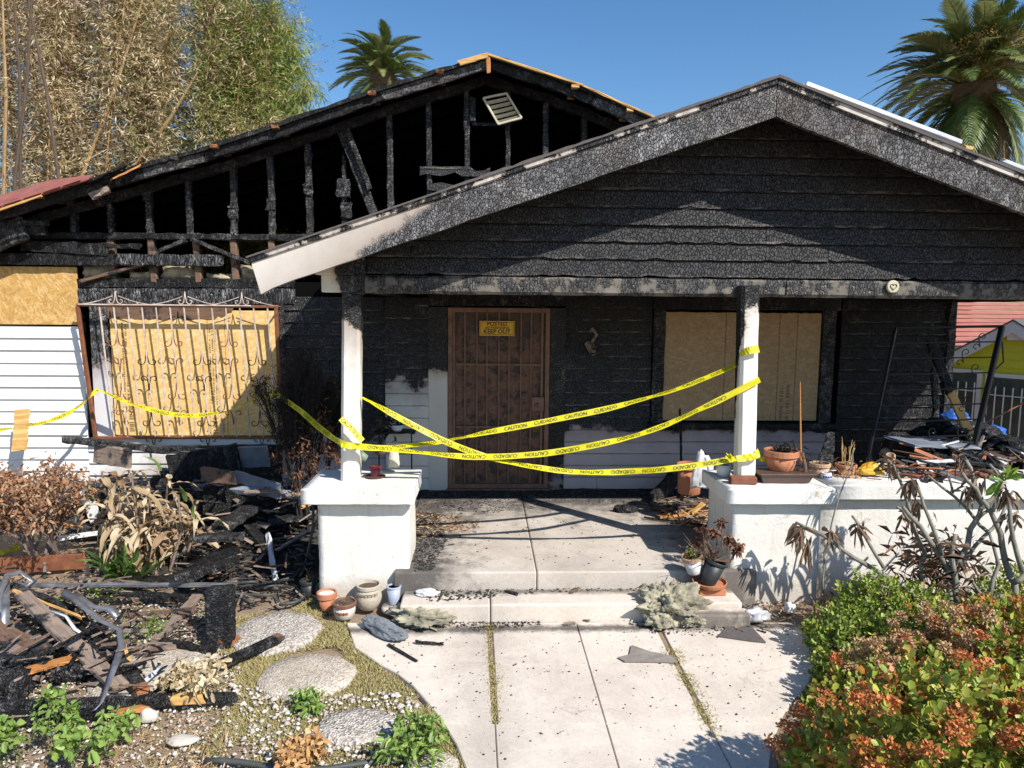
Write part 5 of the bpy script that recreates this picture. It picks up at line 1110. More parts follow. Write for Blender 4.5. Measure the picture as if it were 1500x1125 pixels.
pk('black_board', 'wide black board flat on the ground behind the level metal bar', 'board', (180, 852), .03, (300, 846), .05, .14, .03, CH_L, 12, .006)
pk('grey_board', 'thin grey board lying above the metal bar near the withered plant', 'board', (115, 846), .05, (215, 856), .05, .04, .02, W_GREY, 10, .003)
# post stub: a wide charred plank end standing up
pk('post_stub', 'wide black charred post stub standing upright with a torn orange foot', 'post', (324, 943), .0, (322, 862), .36, .19, .10, CH_L, 14, .004, up=(0, 1, 0), rag=.03)
pk('splintered_foot', 'torn orange splinters at the foot of the black post stub', 'wood scrap', (325, 944), -.01, (337, 934), .05, .11, .09, W_TORN, 3, .01, up=(0, 1, 0), rag=.06)
pk('charred_plank', 'charred plank with silvery end lying over the post stub', 'plank', (288, 788), .34, (358, 786), .34, .16, .04, CH_LG, 10, .006, endm=CH_BLUE)
pk('charred_sheet', 'broad charred board sloping down left behind the post stub', 'board', (258, 855), .03, (345, 800), .26, .30, .025, CH_L, 12, .008)
pk('charred_plank', 'wide grey charred plank end jutting up right from the ash heap', 'plank', (322, 775), .28, (372, 742), .36, .20, .05, CH_LG, 10, .008)
pk('charred_plank', 'charred plank lying across the top of the post stub', 'plank', (255, 845), .25, (350, 822), .30, .12, .05, CH_L, 12, .007)
pk('charred_plank', 'short charred plank right of the wide grey plank end', 'plank', (365, 770), .2, (395, 810), .12, .10, .04, CH_L, 8, .007)
pk('charred_sheet', 'pebbly charred panel lying tilted near the white pier', 'panel', (392, 762), .24, (455, 752), .26, .35, .02, CH_LG, 8, .012)
pk('white_trim', 'long white metal trim resting level over the ash heap to the pier', 'metal trim', (283, 712), .52, (452, 727), .47, .06, .075, METB, 12, .002, up=(0, -.5, 1))
pk('white_trim', 'bent white metal piece standing up in the ash heap before the pier', 'metal trim', (392, 782), .22, (404, 848), .02, .05, .02, METW, 6, .008, up=(0, -1, 0))
pk('grey_lath', 'grey lath slanting up right toward the pier above the hose', 'lath', (405, 806), .15, (452, 778), .26, .03, .02, METAL, 6, .003)
pk('white_siding_piece', 'fallen white siding piece lying left of the dead leafy plant', 'siding piece', (78, 790), .12, (150, 780), .12, .10, .02, SIDW, 6, .004)
pk('white_siding_piece', 'fallen white siding piece standing behind the dead leafy plant', 'siding piece', (118, 700), .38, (140, 760), .12, .14, .02, SIDW, 6, .004, up=(0, -1, .2))
pk('charred_beam', 'long charred beam lying along the wall just under the barred window', 'beam', (92, 643), 0, (250, 660), 0, .09, .07, CH_LG, 16, .007, Y=(7.4, 7.6))
pk('charred_beam', 'charred beam end continuing right under the barred window', 'beam', (250, 657), 0, (430, 654), 0, .06, .05, CH_L, 14, .006, Y=(7.7, 7.75))
pk('grey_board', 'grey board leaning on the white siding under the left window corner', 'board', (140, 664), 0, (190, 672), 0, .05, .20, W_GREY, 8, .006, Y=(7.5, 7.4))
pk('charred_sheet', 'large dark sheet slumped against the wall behind the dead leafy plant', 'panel', (250, 690), 0, (350, 672), 0, .04, .34, CH_L, 10, .012, Y=(7.5, 7.6))
pk('blue_grey_panel', 'blue grey fallen panel leaning under the window beside the burnt hedge', 'panel', (290, 672), 0, (392, 668), 0, .03, .26, METB, 10, .006, Y=(7.65, 7.7), up=(0, -.4, 1))
pk('black_sheet', 'black sheet slumped under the white trim left of the pier', 'panel', (300, 740), 0, (430, 738), 0, .05, .40, CH_L, 10, .015, Y=(7.1, 7.2))
pk('blue_grey_panel', 'blue grey sheet showing in the dark gap left of the pier', 'panel', (345, 700), 0, (410, 720), 0, .02, .16, METB, 6, .006, Y=(7.2, 7.0))
pk('brown_cardboard', 'brown scorched cardboard piece right of the dead leafy plant', 'cardboard', (295, 695), 0, (345, 700), 0, .02, .14, W_BROWN, 5, .01, Y=(7.0, 6.9))
pk('black_stump', 'black charred stick standing in front of the blue grey panel', 'stick', (340, 690), 0, (337, 662), 0, .05, .05, CH_L, 6, .01, Y=(7.0, 7.0))
pk('charred_lath', 'charred lath in the shade left of the dead leafy plant', 'lath', (100, 705), .35, (170, 690), .45, .06, .03, CH_L, 8, .008)
pk('charred_lath', 'charred lath sloping from the dead shrub to the fallen siding', 'lath', (95, 735), .25, (150, 722), .3, .07, .03, CH_LG, 8, .008)
pk('wood_scrap', 'orange torn wood scrap lying left of the dead leafy plant', 'wood scrap', (84, 766), .12, (118, 773), .1, .04, .02, W_ORANGE, 4, .005)
pk('wood_scrap', 'pale wooden block on the white trim by the pier', 'wood scrap', (440, 742), .36, (452, 738), .36, .07, .03, W_YEL, 3, .003)
# porch side debris
pk('charred_board', 'charred bark like board leaning on the scorched siding right of the door', 'board', (950, 742), 0, (996, 690), 0, .05, .20, CH_LG, 10, .012, Y=(7.35, 7.85))
pk('black_stick', 'tall thin black burnt stick leaning by the window right of the door', 'stick', (1000, 735), 0, (996, 600), 0, .03, .03, CH_L, 14, .008, Y=(7.3, 7.8), taper=.4)
pk('brown_board', 'brown planks end lying on the porch floor near the right pier', 'board', (952, 744), PF + .05, (1036, 736), PF + .07, .05, .02, W_BROWN, 8, .004)
pk('brown_board', 'short tan board slanting against the right pier foot', 'board', (1008, 755), PF + .02, (1030, 738), PF + .12, .06, .02, W_YEL, 5, .004)
pk('curled_bark', 'curled reddish brown scrap on the porch floor by the tan board', 'wood scrap', (965, 757), PF + .02, (1005, 752), PF + .03, .07, .02, W_ORANGE, 6, .01)
pk('black_lath', 'thin black lath lying over the debris by the right pier', 'lath', (945, 758), PF + .02, (1036, 770), PF + .02, .02, .015, CH_L, 8, .003)
pk('charred_board', 'pointed grey charred board standing behind the pots on the right wall', 'board', (1207, 693), 0, (1217, 634), 0, .03, .17, CH_LG, 10, .01, Y=(6.3, 6.35), up=(1, 0, 0), taper=.35)
pk('charred_timber', 'charred timber with a bare tan lower half leaning at the right end of the porch', 'timber', (1362, 498), 0, (1393, 575), 0, .10, .04, CH_L, 10, .006, Y=(7.4, 7.1), up=(0, 1, 0))
pk('bare_timber', 'bare tan lower half of the charred timber leaning at the right end of the porch', 'timber', (1393, 575), 0, (1424, 645), 0, .09, .04, W_YEL, 8, .004, Y=(7.1, 6.9), up=(0, 1, 0))
pk('black_post', 'thin black burnt post standing right of the leaning grille corner', 'post', (1368, 540), 0, (1372, 655), 0, .06, .05, CH_V, 12, .006, Y=(7.6, 7.5), up=(0, 1, 0))
pk('grey_stick', 'grey stick slanting up right from the foot of the leaning grille', 'stick', (1422, 680), 0, (1440, 640), 0, .025, .025, W_GREY, 6, .003, Y=(6.3, 6.4))
pk('brown_rod', 'thin rusty rod slanting up to the right edge past the barred neighbour windows', 'rod', (1420, 632), 0, (1500, 590), 0, .012, .012, RUST, 6, .002, Y=(6.6, 6.6))
WOOL = m_leaf('wool_fibre', [(.52, .52, .38), (.40, .40, .30), (.24, .24, .20), (.62, .60, .45)], .9, .1)
def splinters(name, pts, n, L, w_, z0, z1, seed, mats):
    g = random.Random(seed); pl_ = [Vector(p) for p in pts]; gg_ = np.random.default_rng(seed); xy = sample(pl_, n, gg_); m = MB()
    for (x, y) in xy:
        a = g.uniform(0, 3.14); e = g.gauss(0, .22); l = L * g.uniform(.35, 1.3); d = Vector((math.cos(a) * math.cos(e), math.sin(a) * math.cos(e), math.sin(e))) * l / 2; c = Vector((x, y, g.uniform(z0, z1) + abs(d.z)))
        s_ = Vector((-math.sin(a), math.cos(a), g.gauss(0, .4))).normalized() * w_ * g.uniform(.3, 1.3) / 2; u = d.cross(s_).normalized() * w_ * .14
        k = g.uniform(.2, 1.0); m.hexa([c - d - s_ - u, c + d - s_ * k - u, c + d * .93 + s_ * k - u, c - d * .9 + s_ - u, c - d - s_ + u, c + d - s_ * k + u, c + d * .93 + s_ * k + u, c - d * .9 + s_ + u], g.randrange(len(mats)))
    m.build(name, mats, kind='stuff')
SPL = [CH_L, CH_L, CH_LG, W_GREY, W_BROWN, W_GREY]
splinters('wood_splinters', gp([(-60, 850), (180, 868), (240, 960), (230, 1030), (-60, 1045)], 0), 420, .16, .025, .0, .20, 301, SPL)
splinters('wood_splinters', gp([(260, 770), (460, 770), (462, 850), (340, 860), (260, 850)], 0), 320, .20, .035, .02, .16, 302, SPL)
splinters('wood_splinters', gp([(150, 765), (455, 765), (455, 800), (150, 800)], 0), 200, .30, .05, .15, .55, 303, SPL)
splinters('wood_splinters', gp([(940, 738), (1040, 735), (1040, 775), (1000, 775)], PF), 110, .16, .022, PF, PF + .06, 304, SPL + [W_ORANGE, STRAW])
splinters('wood_splinters', gp([(1270, 700), (1520, 700), (1520, 660), (1340, 655)], 1.0), 260, .28, .04, .75, 1.12, 305, SPL + [METW, METAL, TERRA])
splinters('wood_splinters', gp([(230, 860), (450, 850), (460, 885), (350, 900), (240, 960)], 0), 150, .12, .018, .0, .03, 306, SPL)
splinters('wood_splinters', gp([(608, 735), (700, 735), (700, 780), (606, 830)], PF), 70, .07, .012, PF, PF + .012, 307, SPL)
splinters('wood_splinters', gp([(1000, 870), (1170, 880), (1180, 930), (1050, 925)], 0), 70, .09, .012, .0, .02, 308, SPL + [STRAW])
def wad(name, label, cat, c, r, mat, seed, freq=6, amp=.35, sub=5, ridge=True):
    b = bmesh.new(); bmesh.ops.create_icosphere(b, subdivisions=sub, radius=1)
    for v in b.verts:
        n_ = v.co.normalized(); q = n_ * 1.3 + Vector((seed, seed * 2, 0)); d = mnoise.noise(q * freq * .3) * amp * 1.3; e = mnoise.noise(q * freq); d += (1 - abs(e) * 2.2) * amp * .45 if ridge else e * amp * .5; d += mnoise.noise(q * freq * 3) * amp * .22
        if name.startswith('insulation'): d = mnoise.noise(q * freq * .3) * amp * 1.2 + abs(mnoise.noise(q * freq * .45)) * .55 + abs(mnoise.noise(q * freq * 1.3)) * .22 + mnoise.noise(q * freq * 5) * .06 - .15
        v.co = Vector((n_.x * r[0], n_.y * r[1], max(n_.z, -.35) * r[2])) * (1 + d)
    if name.startswith('insulation'):
        bm_ = [v.co.copy() for v in b.verts]; gq = np.random.default_rng(int(seed)); ii = gq.integers(0, len(bm_), 160); Cq = np.array([bm_[i][:] for i in ii]); Dq = norm(Cq) * .6 + gq.normal(size=Cq.shape); Vq, Fq = leaves(Cq, Dq, gq.uniform(.010, .028, len(Cq)), gq.uniform(.006, .014, len(Cq)), .4)
        o = bm_build(b, name, mat, None); f_ = npmesh('wool_tufts', Vq, Fq, WOOL, kind='stuff'); f_.parent = o
    else: o = bm_build(b, name, mat, None)
    o.location = c; return tag(o, label, cat)
def onz(px, py, z, dz=0): v = G(px, py, z); v.z += dz; return v
wad('black_debris', 'black burnt upholstery heap in front of the lit wall at the right end of the porch', 'burnt heap', P(1372, 668, 6.5), (.35, .35, .16), CH_L, 3, 5, .25)
wad('black_debris', 'black burnt heap with scraps below the blue tarp', 'burnt heap', P(1400, 640, 7.2), (.35, .3, .16), CH_LG, 5, 7, .4)
wad('black_debris', 'black burnt heap at the right photo edge behind the wall cap', 'burnt heap', P(1485, 668, 6.5), (.28, .35, .16), CH_L, 6, 6, .3)
bx_ = thing('burnt_cabinet', 'low black burnt cabinet lying behind the wall cap at right', 'cabinet', tuple(P(1375, 690, 6.35)))
a = P(1325, 690, 6.3); b = P(1420, 648, 6.3); MB().beam((a.x, 6.5, a.z + .12), (b.x, 6.5, a.z + .10), .40, .25, 8, .008).build('cabinet_body', CH_L, bx_); MB().beam((a.x, 6.42, a.z + .26), (b.x + .02, 6.42, a.z + .24), .5, .02, 8, .006).build('cabinet_lid', METB, bx_)
for px, py, l in ((1300, 664, 'pinkish scorched masonry block showing left of the low black cabinet'), (1455, 655, 'brown scorched clay bowl on the heap right of the leaning grille')):
    wad('scorched_block', l, 'block', P(px, py, 6.6), (.06, .06, .05), TERRA2 if px < 1400 else TERRA, px, 3, .25, 3)
wad('blue_tarp', 'bright blue tarp bunched left part beside the bare timber', 'tarp', P(1393, 613, 8.0), (.17, .15, .10), TARP, 11, 4, .35, 4)
wad('blue_tarp', 'bright blue tarp bunched right part below the leaning grille rail', 'tarp', P(1445, 632, 7.6), (.16, .14, .07), TARP, 12, 4, .35, 4)
wad('white_rag', 'small pale grey rag beside the right part of the blue tarp', 'rag', P(1432, 642, 7.3), (.08, .06, .05), CLOTH, 13, 6, .4, 4)
o = wad('grey_cloth', 'rolled grey cloth lying on the walkway left corner', 'cloth', onz(562, 928, 0, .035), (.21, .065, .055), CLOTH, 14, 4, .3); o.rotation_euler = (0, 0, rad(-42))
o = wad('insulation_wad', 'torn fibreglass wad lying right of the rolled grey cloth', 'insulation', onz(612, 912, 0, .045), (.20, .13, .07), INSUL, 15, 6, .55); o.rotation_euler = (0, 0, rad(-25))
pk('black_stick', 'short black stick poking out under the rolled grey cloth', 'stick', (570, 945), .01, (608, 967), .008, .022, .012, CH_L, 6, .002)
pk('black_stick', 'charred splinter poking out right of the torn fibreglass', 'stick', (612, 940), .02, (648, 943), .015, .02, .012, CH_L, 6, .004)
wad('insulation_wad', 'big crumpled grey green insulation wad beside the lower step at right', 'insulation', onz(980, 905, 0, .10), (.235, .20, .15), INSUL, 18, 5.5, .42, 6)
for k, (px, py, r_) in enumerate(((955, 882, .08), (1012, 918, .07), (965, 920, .09))): wad('insulation_tuft', ['small tuft of insulation at the upper left of the big wad', 'dark edged tuft at the lower right of the big wad', 'loose tuft at the lower left of the big wad'][k], 'insulation', onz(px, py, 0, .05), (r_, r_ * .8, r_ * .7), INSUL, 20 + k, 5, .5, 4)
wad('crumpled_foil', 'crumpled silver foil pot cover on the walkway edge by the wall', 'foil', onz(1106, 912, 0, .05), (.085, .07, .06), FOIL, 25, 4, .4, 4)
wad('white_scrap', 'small white crumpled scrap at the wall foot near the shrub', 'scrap', onz(1156, 897, 0, .03), (.035, .035, .05), POTW, 26, 4, .4, 3)
wad('burnt_rag', 'black burnt rag lying on the porch floor near the debris', 'rag', onz(915, 750, PF, .02), (.10, .05, .05), CH_L, 27, 5, .5, 4)
wad('white_scrap', 'white crumpled paper lying on the left end of the lower step', 'paper', onz(627, 870, .14, .012), (.085, .06, .016), POTW, 28, 3, .4, 4)
def flat(label, pts, z, mat, name='roof_shingle', th=.008):
    tag(MB().prism([G(x, y, z) for x, y in pts], (0, 0, th)).build(name, mat), label, 'shingle piece')
flat('torn dark grey shingle piece on the walkway right of the big insulation wad', [(1048, 902), (1068, 912), (1088, 905), (1122, 942), (1100, 940), (1052, 933), (1062, 922)], .004, GRSH)
flat('dusty grey brown shingle piece at the walkway edge below the big insulation wad', [(925, 946), (950, 955), (985, 962), (992, 971), (915, 970), (905, 964), (922, 960)], .004, m_plain('dusty_shingle', (.30, .26, .23), .9, .4, 14, .002))
pk('stick', 'thin brown stick lying at the foot of the lower step', 'stick', (822, 904), .01, (862, 909), .01, .014, .01, W_BROWN, 5, .002)
pk('wood_chip', 'small tan wood chip below the thin stick at the step foot', 'wood scrap', (827, 914), .01, (842, 912), .01, .03, .012, W_GREY, 2, .002)
pk('charcoal_piece', 'small charcoal piece on the lower step left of its middle', 'charcoal', (742, 866), .15, (756, 870), .15, .03, .02, CH_L, 3, .003)
pk('wood_chip', 'small brown wood chip on the lower step right of its middle', 'wood scrap', (836, 868), .15, (848, 861), .17, .02, .012, W_BROWN, 3, .003)
# bent sheet metal
def ribbon(name, label, cat, pts, w_, mat, tw=0.6, par=None):
    m = MB(); n = len(pts)
    for i, p in enumerate(pts):
        p = Vector(p); t = (Vector(pts[min(i + 1, n - 1)]) - Vector(pts[max(i - 1, 0)])).normalized(); s_ = t.cross(Vector((math.sin(i * tw), -.6, .8))).normalized(); ww = w_ * (1 - .3 * abs(math.sin(i * 1.7)))
        ww *= .72; p = p + Vector((R.gauss(0, .006), R.gauss(0, .006), R.gauss(0, .006)))
        m.v += [tuple(p - s_ * ww / 2), tuple(p + Vector((0, -.012, .006))), tuple(p + s_ * ww / 2)]
    for i in range(n - 1):
        for j in (0, 1): q = i * 3 + j; m.f.append((q, q + 3, q + 4, q + 1)); m.m.append(0)
    me_o = m.build(name, mat, smooth=True); md = me_o.modifiers.new('thickness', 'SOLIDIFY'); md.thickness = .003
    return tag(me_o, label, cat)
ribbon('bent_flashing', 'twisted grey sheet metal strip hanging down over the brown plank', 'sheet metal', [G(95, 866, .30), G(120, 885, .28), G(150, 908, .27), G(176, 922, .26), G(178, 945, .2), G(170, 975, .16), G(155, 1005, .12), G(148, 1030, .08), G(135, 1040, .07)], .075, METAL)
ribbon('bent_flashing', 'second crumpled dark metal strip above the twisted one', 'sheet metal', [G(108, 872, .26), G(135, 888, .26), G(160, 893, .24), G(172, 905, .2)], .09, METAL, 1.1)
ribbon('bent_flashing', 'curled white metal flap at the upper left of the debris', 'sheet metal', [G(-5, 900, .3), G(2, 865, .36), G(10, 845, .36), G(28, 838, .34), G(48, 850, .26), G(30, 866, .2)], .07, METAL, .4)
ribbon('bent_flashing', 'dark grey metal flap hanging at the left photo edge', 'sheet metal', [G(5, 850, .33), G(8, 880, .28), G(5, 915, .2)], .11, METAL, .2)
ribbon('bent_flashing', 'shiny crumpled metal scrap right of the charred beam end', 'sheet metal', [G(205, 1002, .05), G(222, 990, .07), G(235, 975, .07)], .05, METW, .9)
ribbon('white_strip', 'torn white paper strip lying along the brown plank', 'paper', [G(78, 894, .26), G(95, 905, .24), G(108, 922, .21), G(117, 930, .18)], .03, POTW, .2)
def hose(label, pts, r, name='garden_hose', mat=DKPOT): tag(MB().tube(pts, r, 7).build(name, mat, smooth=True), label, 'hose')
def loop(cx, cy, rx, ry, z, a0, a1, n=22): return [G(cx + rx * math.cos(a0 + (a1 - a0) * i / n), cy + ry * math.sin(a0 + (a1 - a0) * i / n), z + .01 * math.sin(i)) for i in range(n + 1)]
HOSE = m_plain('hose_rubber', (.07, .075, .07), .6, .4)
hose('black garden hose coiled left of the pots by the pier', loop(400, 872, 46, 14, .03, 2.2, 7.6) + loop(385, 862, 60, 10, .05, 1.3, 4.6), .013, mat=HOSE)
hose('black hose hanging down the pier side into the coil', [P(459, 741, 5.95), P(458, 775, 5.9), G(448, 822, .1), G(430, 845, .05), G(395, 855, .04), G(345, 860, .05)], .012, mat=HOSE)
hose('scorched thin pipe lying above the hose coil', [G(352, 862, .08), G(400, 852, .07), G(440, 848, .06), G(470, 852, .05)], .010, 'thin_pipe', CH_L)
hose('black irrigation hose along the bottom edge left of the leafy weed', [G(300 + k * 26, 1121 - 7 * math.sin(k * .62 + 1.2), .01) for k in range(11)], .016, 'irrigation_hose', HOSE)
# ================================================================ POTS
DIRT = m_plain('pot_soil', (.10, .07, .05), .95, .5, 30, .006, 60); DEADT = m_plain('dead_twig', (.20, .13, .08), .9, .4)
def pot(name, label, base, rt, rb, h, mat, rimh=.18, rimout=1.1, rimmat=None, tilt=None, soil=True, soilmat=None, soild=.12, prof=None):
    base = Vector(base); root = thing(name, label, 'plant pot', tuple(base)); ax = (0, 0, 1) if tilt is None else tilt
    rh = h * rimh; pr = prof or [(rb * .96, 0), (rb, .004), (rt * .97, h - rh)]
    top = pr[-1][0]
    MB().lathe(base, pr, 24, ax=ax).build('pot_body', mat, root, smooth=True)
    MB().lathe(base, [(top, h - rh), (rt * rimout, h - rh + .001), (rt * rimout, h - .004), (rt * rimout - .004, h), (rt * rimout - .012, h), (rt * rimout - .014, h - rh)], 24, ax=ax).build('pot_rim', rimmat or mat, root, smooth=False)
    if soil: MB().lathe(base, [(rt * rimout - .014, h - h * soild - .004), (rt * rimout - .014, h - h * soild)], 16, ax=ax).build('soil', soilmat or DIRT, root)
    return root
def twigs(root, c, n, h, sp, seed, mat=DEADT, r=.003, curve=.4, name='dead_stem'):
    g = random.Random(seed); m = MB(); c = Vector(c)
    for i in range(n):
        d = Vector((g.gauss(0, sp), g.gauss(0, sp), 1)).normalized(); L = h * g.uniform(.5, 1.1); p = [c + Vector((g.gauss(0, .02), g.gauss(0, .02), 0))]
        for k in range(5): d = (d + Vector((g.gauss(0, curve), g.gauss(0, curve), g.gauss(-.05, curve * .6))) * .5).normalized(); p.append(p[-1] + d * L / 5)
        m.tube(p, [r * (1 - .14 * k) for k in range(6)], 4)
        if g.random() < .6: b = p[3]; m.tube([b, b + Vector((g.gauss(0, .4), g.gauss(0, .4), .6)).normalized() * L * .35], r * .5, 3)
    return m.build(name, mat, root, kind='stuff')
def tuft(root, c, n, L, W, mat, seed, spread=.03, up=.6, six=True, name='leaves', droop=.4):
    g = np.random.default_rng(seed); C = np.array(c)[None] + g.normal(size=(n, 3)) * spread; D = g.normal(size=(n, 3)) + [0, 0, up]; V, F = leaves(C, D, L * g.uniform(.5, 1.2, n), W * g.uniform(.6, 1.3, n), .2, six, droop); return npmesh(name, V, F, mat, parent=root, kind='stuff')
def gb(px, py, z): return G(px, py, z)   # px,py = where the pot meets what it stands on
p_ = pot('flower_pot', 'small terracotta pot with white inside, leftmost of the row by the white pier', gb(479, 892, 0), .072, .05, .14, TERRA, .3, soilmat=POTW)
p_ = pot('flower_pot', 'white pot painted with red flowers and brown rim beside the stone urn', gb(505, 905, 0), .082, .07, .13, m_plain('painted_pot', (.66, .60, .50), .5, .2), .2, rimmat=m_plain('brown_rim', (.20, .09, .06), .5), prof=[(.05, 0), (.07, .012), (.082, .06), (.080, .104)])
c = wl(p_); FR = m_plain('red_glaze', (.50, .05, .03), .4); FG = m_plain('green_glaze', (.05, .14, .05), .4)
for k, a in enumerate((-2.3, -1.75, -1.2, -2.02, -1.47)):
    d = Vector((math.cos(a), math.sin(a), 0)); MB().lathe(c + d * .077 + Vector((0, 0, .062)), [(.014, 0), (.012, .005)], 8, ax=d[:]).build('painted_flower' if k < 3 else 'painted_leaf', FR if k < 3 else FG, p_)
tuft(p_, c + Vector((0, 0, .12)), 40, .05, .006, STRAW, 5, .03, .3)
p_ = pot('stone_urn', 'large cast stone urn with a Greek key band in front of the white pier', gb(540, 891, 0), .088, .06, .20, STONEP, .14, 1.1, prof=[(.055, 0), (.07, .01), (.098, .06), (.105, .10), (.095, .15), (.084, .172)])
c = wl(p_)
for k in range(7):
    a = -2.35 + k * .26; d = Vector((math.cos(a), math.sin(a), 0)); t = Vector((-d.y, d.x, 0)); o_ = c + d * .102 + Vector((0, 0, .135)); key = [(-.012, -.012), (-.012, .012), (.010, .012), (.010, -.005), (-.003, -.005), (-.003, .003)]
    MB().tube([o_ + t * x + Vector((0, 0, z)) for x, z in key], .002, 4).build('key_pattern', DEADT, p_)
tag(MB().lathe(gb(577, 893, 0) , [(.10, 0), (.105, .02), (.09, .035)], 12, wob=.05).build('concrete_lump', CONC, smooth=True), 'rounded concrete lump under the pale blue cup', 'concrete')
v = G(577, 884, .036); pot('plastic_cup', 'pale blue plastic cup standing by the corner of the white pier', v, .056, .042, .145, BLUEP, .08, 1.05, soil=False)
p_ = pot('flower_pot', 'small black pot with dead twigs in the shade left of the terracotta pot', gb(452, 872, 0), .065, .05, .13, DKPOT); twigs(p_, wl(p_) + Vector((0, 0, .12)), 14, .12, .5, 6)
# on the left pier cap
p_ = pot('flower_pot', 'small maroon glazed pot on a saucer on the left pier cap', gb(550, 699, .955), .045, .036, .095, MAROON, .15); MB().lathe(wl(p_), [(.07, -.002), (.085, .012), (.08, .014)], 20).build('saucer', BROWNT, p_)
pot('flower_pot', 'grey green pot lying behind the left post on the pier cap', P(536, 672, 5.95), .05, .04, .11, m_plain('grey_green_glaze', (.20, .25, .19), .5), tilt=(-.7, -.2, .5))
wad('pale_stone', 'pale broken plaster piece on the pier cap right of the maroon pot', 'plaster piece', G(577, 693, .955) + Vector((0, .03, .08)), (.05, .03, .10), STUC, 33, 3, .25, 3)
pot('flower_pot', 'terracotta bowl in the shade above the maroon pot', P(558, 665, 6.4), .07, .05, .06, BROWNT, .25)
ps = thing('plant_stand', 'charred plant stand by the wall left of the door with a small white bowl', 'plant stand', tuple(G(590, 722, PF) + Vector((0, -.02, 0))))
c = P(578, 632, 7.75); MB().beam((c.x - .22, 7.75, c.z), (c.x + .22, 7.75, c.z), .2, .02, 6, .006).build('shelf', CH_L, ps)
for dx in (-.18, .18): MB().tube([(c.x + dx, 7.8, c.z), (c.x + dx, 7.8, PF)], .01, 4).build('leg', CH_L, ps)
DKL = m_leaf('burnt_leaf', [(.02, .022, .015), (.05, .035, .02), (.01, .01, .01)], .8, .05)
p_ = pot('hanging_bowl', 'small white bowl of blackened leaves on the charred stand left of the door', c + Vector((.03, -.02, .012)), .085, .05, .07, POTW, .2); tuft(p_, c + Vector((-.06, 0, .08)), 90, .10, .03, DKL, 8, .06, .2)
for x in (550, 563): twigs(p_, P(x, 632, 7.75), 1, .45, .06, x, CH_L, .004, .08)
# on the right pier cap and wall cap
ZC = .957
p_ = pot('flower_pot', 'glossy white pot with saucer leftmost on the right pier cap', gb(1060, 697, ZC), .066, .04, .10, POTW, .12, 1.05, prof=[(.04, 0), (.055, .02), (.066, .07), (.064, .088)]); MB().lathe(wl(p_), [(.045, -.001), (.06, .008), (.058, .010)], 18).build('saucer', POTW, p_)
MB().tube([wl(p_) + Vector((-.03 + .06 * k / 8, 0, .1 + .045 * math.sin(math.pi * k / 8))) for k in range(9)], .004, 5).build('dead_stem', DEADT, p_)
pot('flower_pot', 'small chalky white pot just in front of the right post', gb(1096, 694, ZC) , .058, .042, .09, POTW, .1, 1.03)
v = gb(1087, 708, ZC); br = thing('loose_brick', 'single red brick lying on the right pier cap before the white pots', 'brick', tuple(v)); MB().cbox(v.x - .10, v.x + .11, v.y - .04, v.y + .05, v.z, v.z + .058, .008).build('brick_body', BRICKM, br)
br.rotation_euler = (0, 0, rad(-4))
tr_c = gb(1147, 705, ZC); ty = thing('planter_tray', 'rectangular dark brown planter tray under the big terracotta pot', 'tray', tuple(tr_c))
m = MB(); L_, W_ = .22, .09
for q in (0,):
    lo = [(-L_ * .86, -W_ * .7), (L_ * .86, -W_ * .7), (L_ * .86, W_ * .7), (-L_ * .86, W_ * .7)]; hi = [(-L_, -W_), (L_, -W_), (L_, W_), (-L_, W_)]
    m.hexa([tr_c + Vector((x, y, 0)) for x, y in lo] + [tr_c + Vector((x, y, .075)) for x, y in hi])
m.build('tray_body', BROWNT, ty); MB().cbox(tr_c.x - L_ - .012, tr_c.x + L_ + .012, tr_c.y - W_ - .012, tr_c.y + W_ + .012, tr_c.z + .07, tr_c.z + .085, .003).build('tray_rim', BROWNT, ty)
p_ = pot('flower_pot', 'big terracotta pot of burnt stems sitting on the brown tray', tr_c + Vector((0, .06, .087)), .135, .10, .165, TERRA, .3, 1.06); twigs(p_, wl(p_) + Vector((0, 0, .15)), 60, .10, 1.2, 12, CH_L, .004, .8); tuft(p_, wl(p_) + Vector((.08, -.05, .14)), 90, .06, .012, DKL, 14, .05, .1)
MB().tube([wl(p_) + Vector((.15, -.06, .15)), wl(p_) + Vector((.165, -.09, .05)), wl(p_) + Vector((.17, -.09, -.03))], .014, 6).build('dead_stem', W_BROWN, p_)
a = P(1174, 660, 5.9); b = P(1172, 560, 5.9); tag(MB().beam(a - Vector((0, 0, .1)), b, .016, .016, 6, .001, taper=.5).build('plant_stake', W_ORANGE), 'tall thin orange wooden stake rising from the big terracotta pot', 'stake')
wad('tape_scrap', 'crumpled yellow tape scrap between the right post and the big terracotta pot', 'caution tape', P(1118, 674, 5.75), (.03, .02, .025), TAPE, 41, 3, .4, 3)
p_ = pot('flower_pot', 'tan clay pot right of the brown tray', gb(1200, 698, ZC), .082, .055, .12, TERRA2, .25, 1.06); twigs(p_, wl(p_) + Vector((-.02, 0, .1)), 4, .16, .2, 15, CH_L)
p_ = pot('flower_pot', 'tiny blue and white glazed pot in front of the tan clay pot', gb(1210, 702, ZC), .040, .03, .058, POTW, .15, 1.05, prof=[(.028, 0), (.042, .015), (.044, .04), (.040, .05)]); c = wl(p_); BL = m_plain('cobalt_glaze', (.03, .06, .30), .3)
for k in range(5): a = -2.5 + k * .45; d = Vector((math.cos(a), math.sin(a), 0)); MB().lathe(c + d * .042 + Vector((0, 0, .028)), [(.010, 0), (.008, .003)], 6, ax=d[:]).build('glaze_spot', BL, p_)
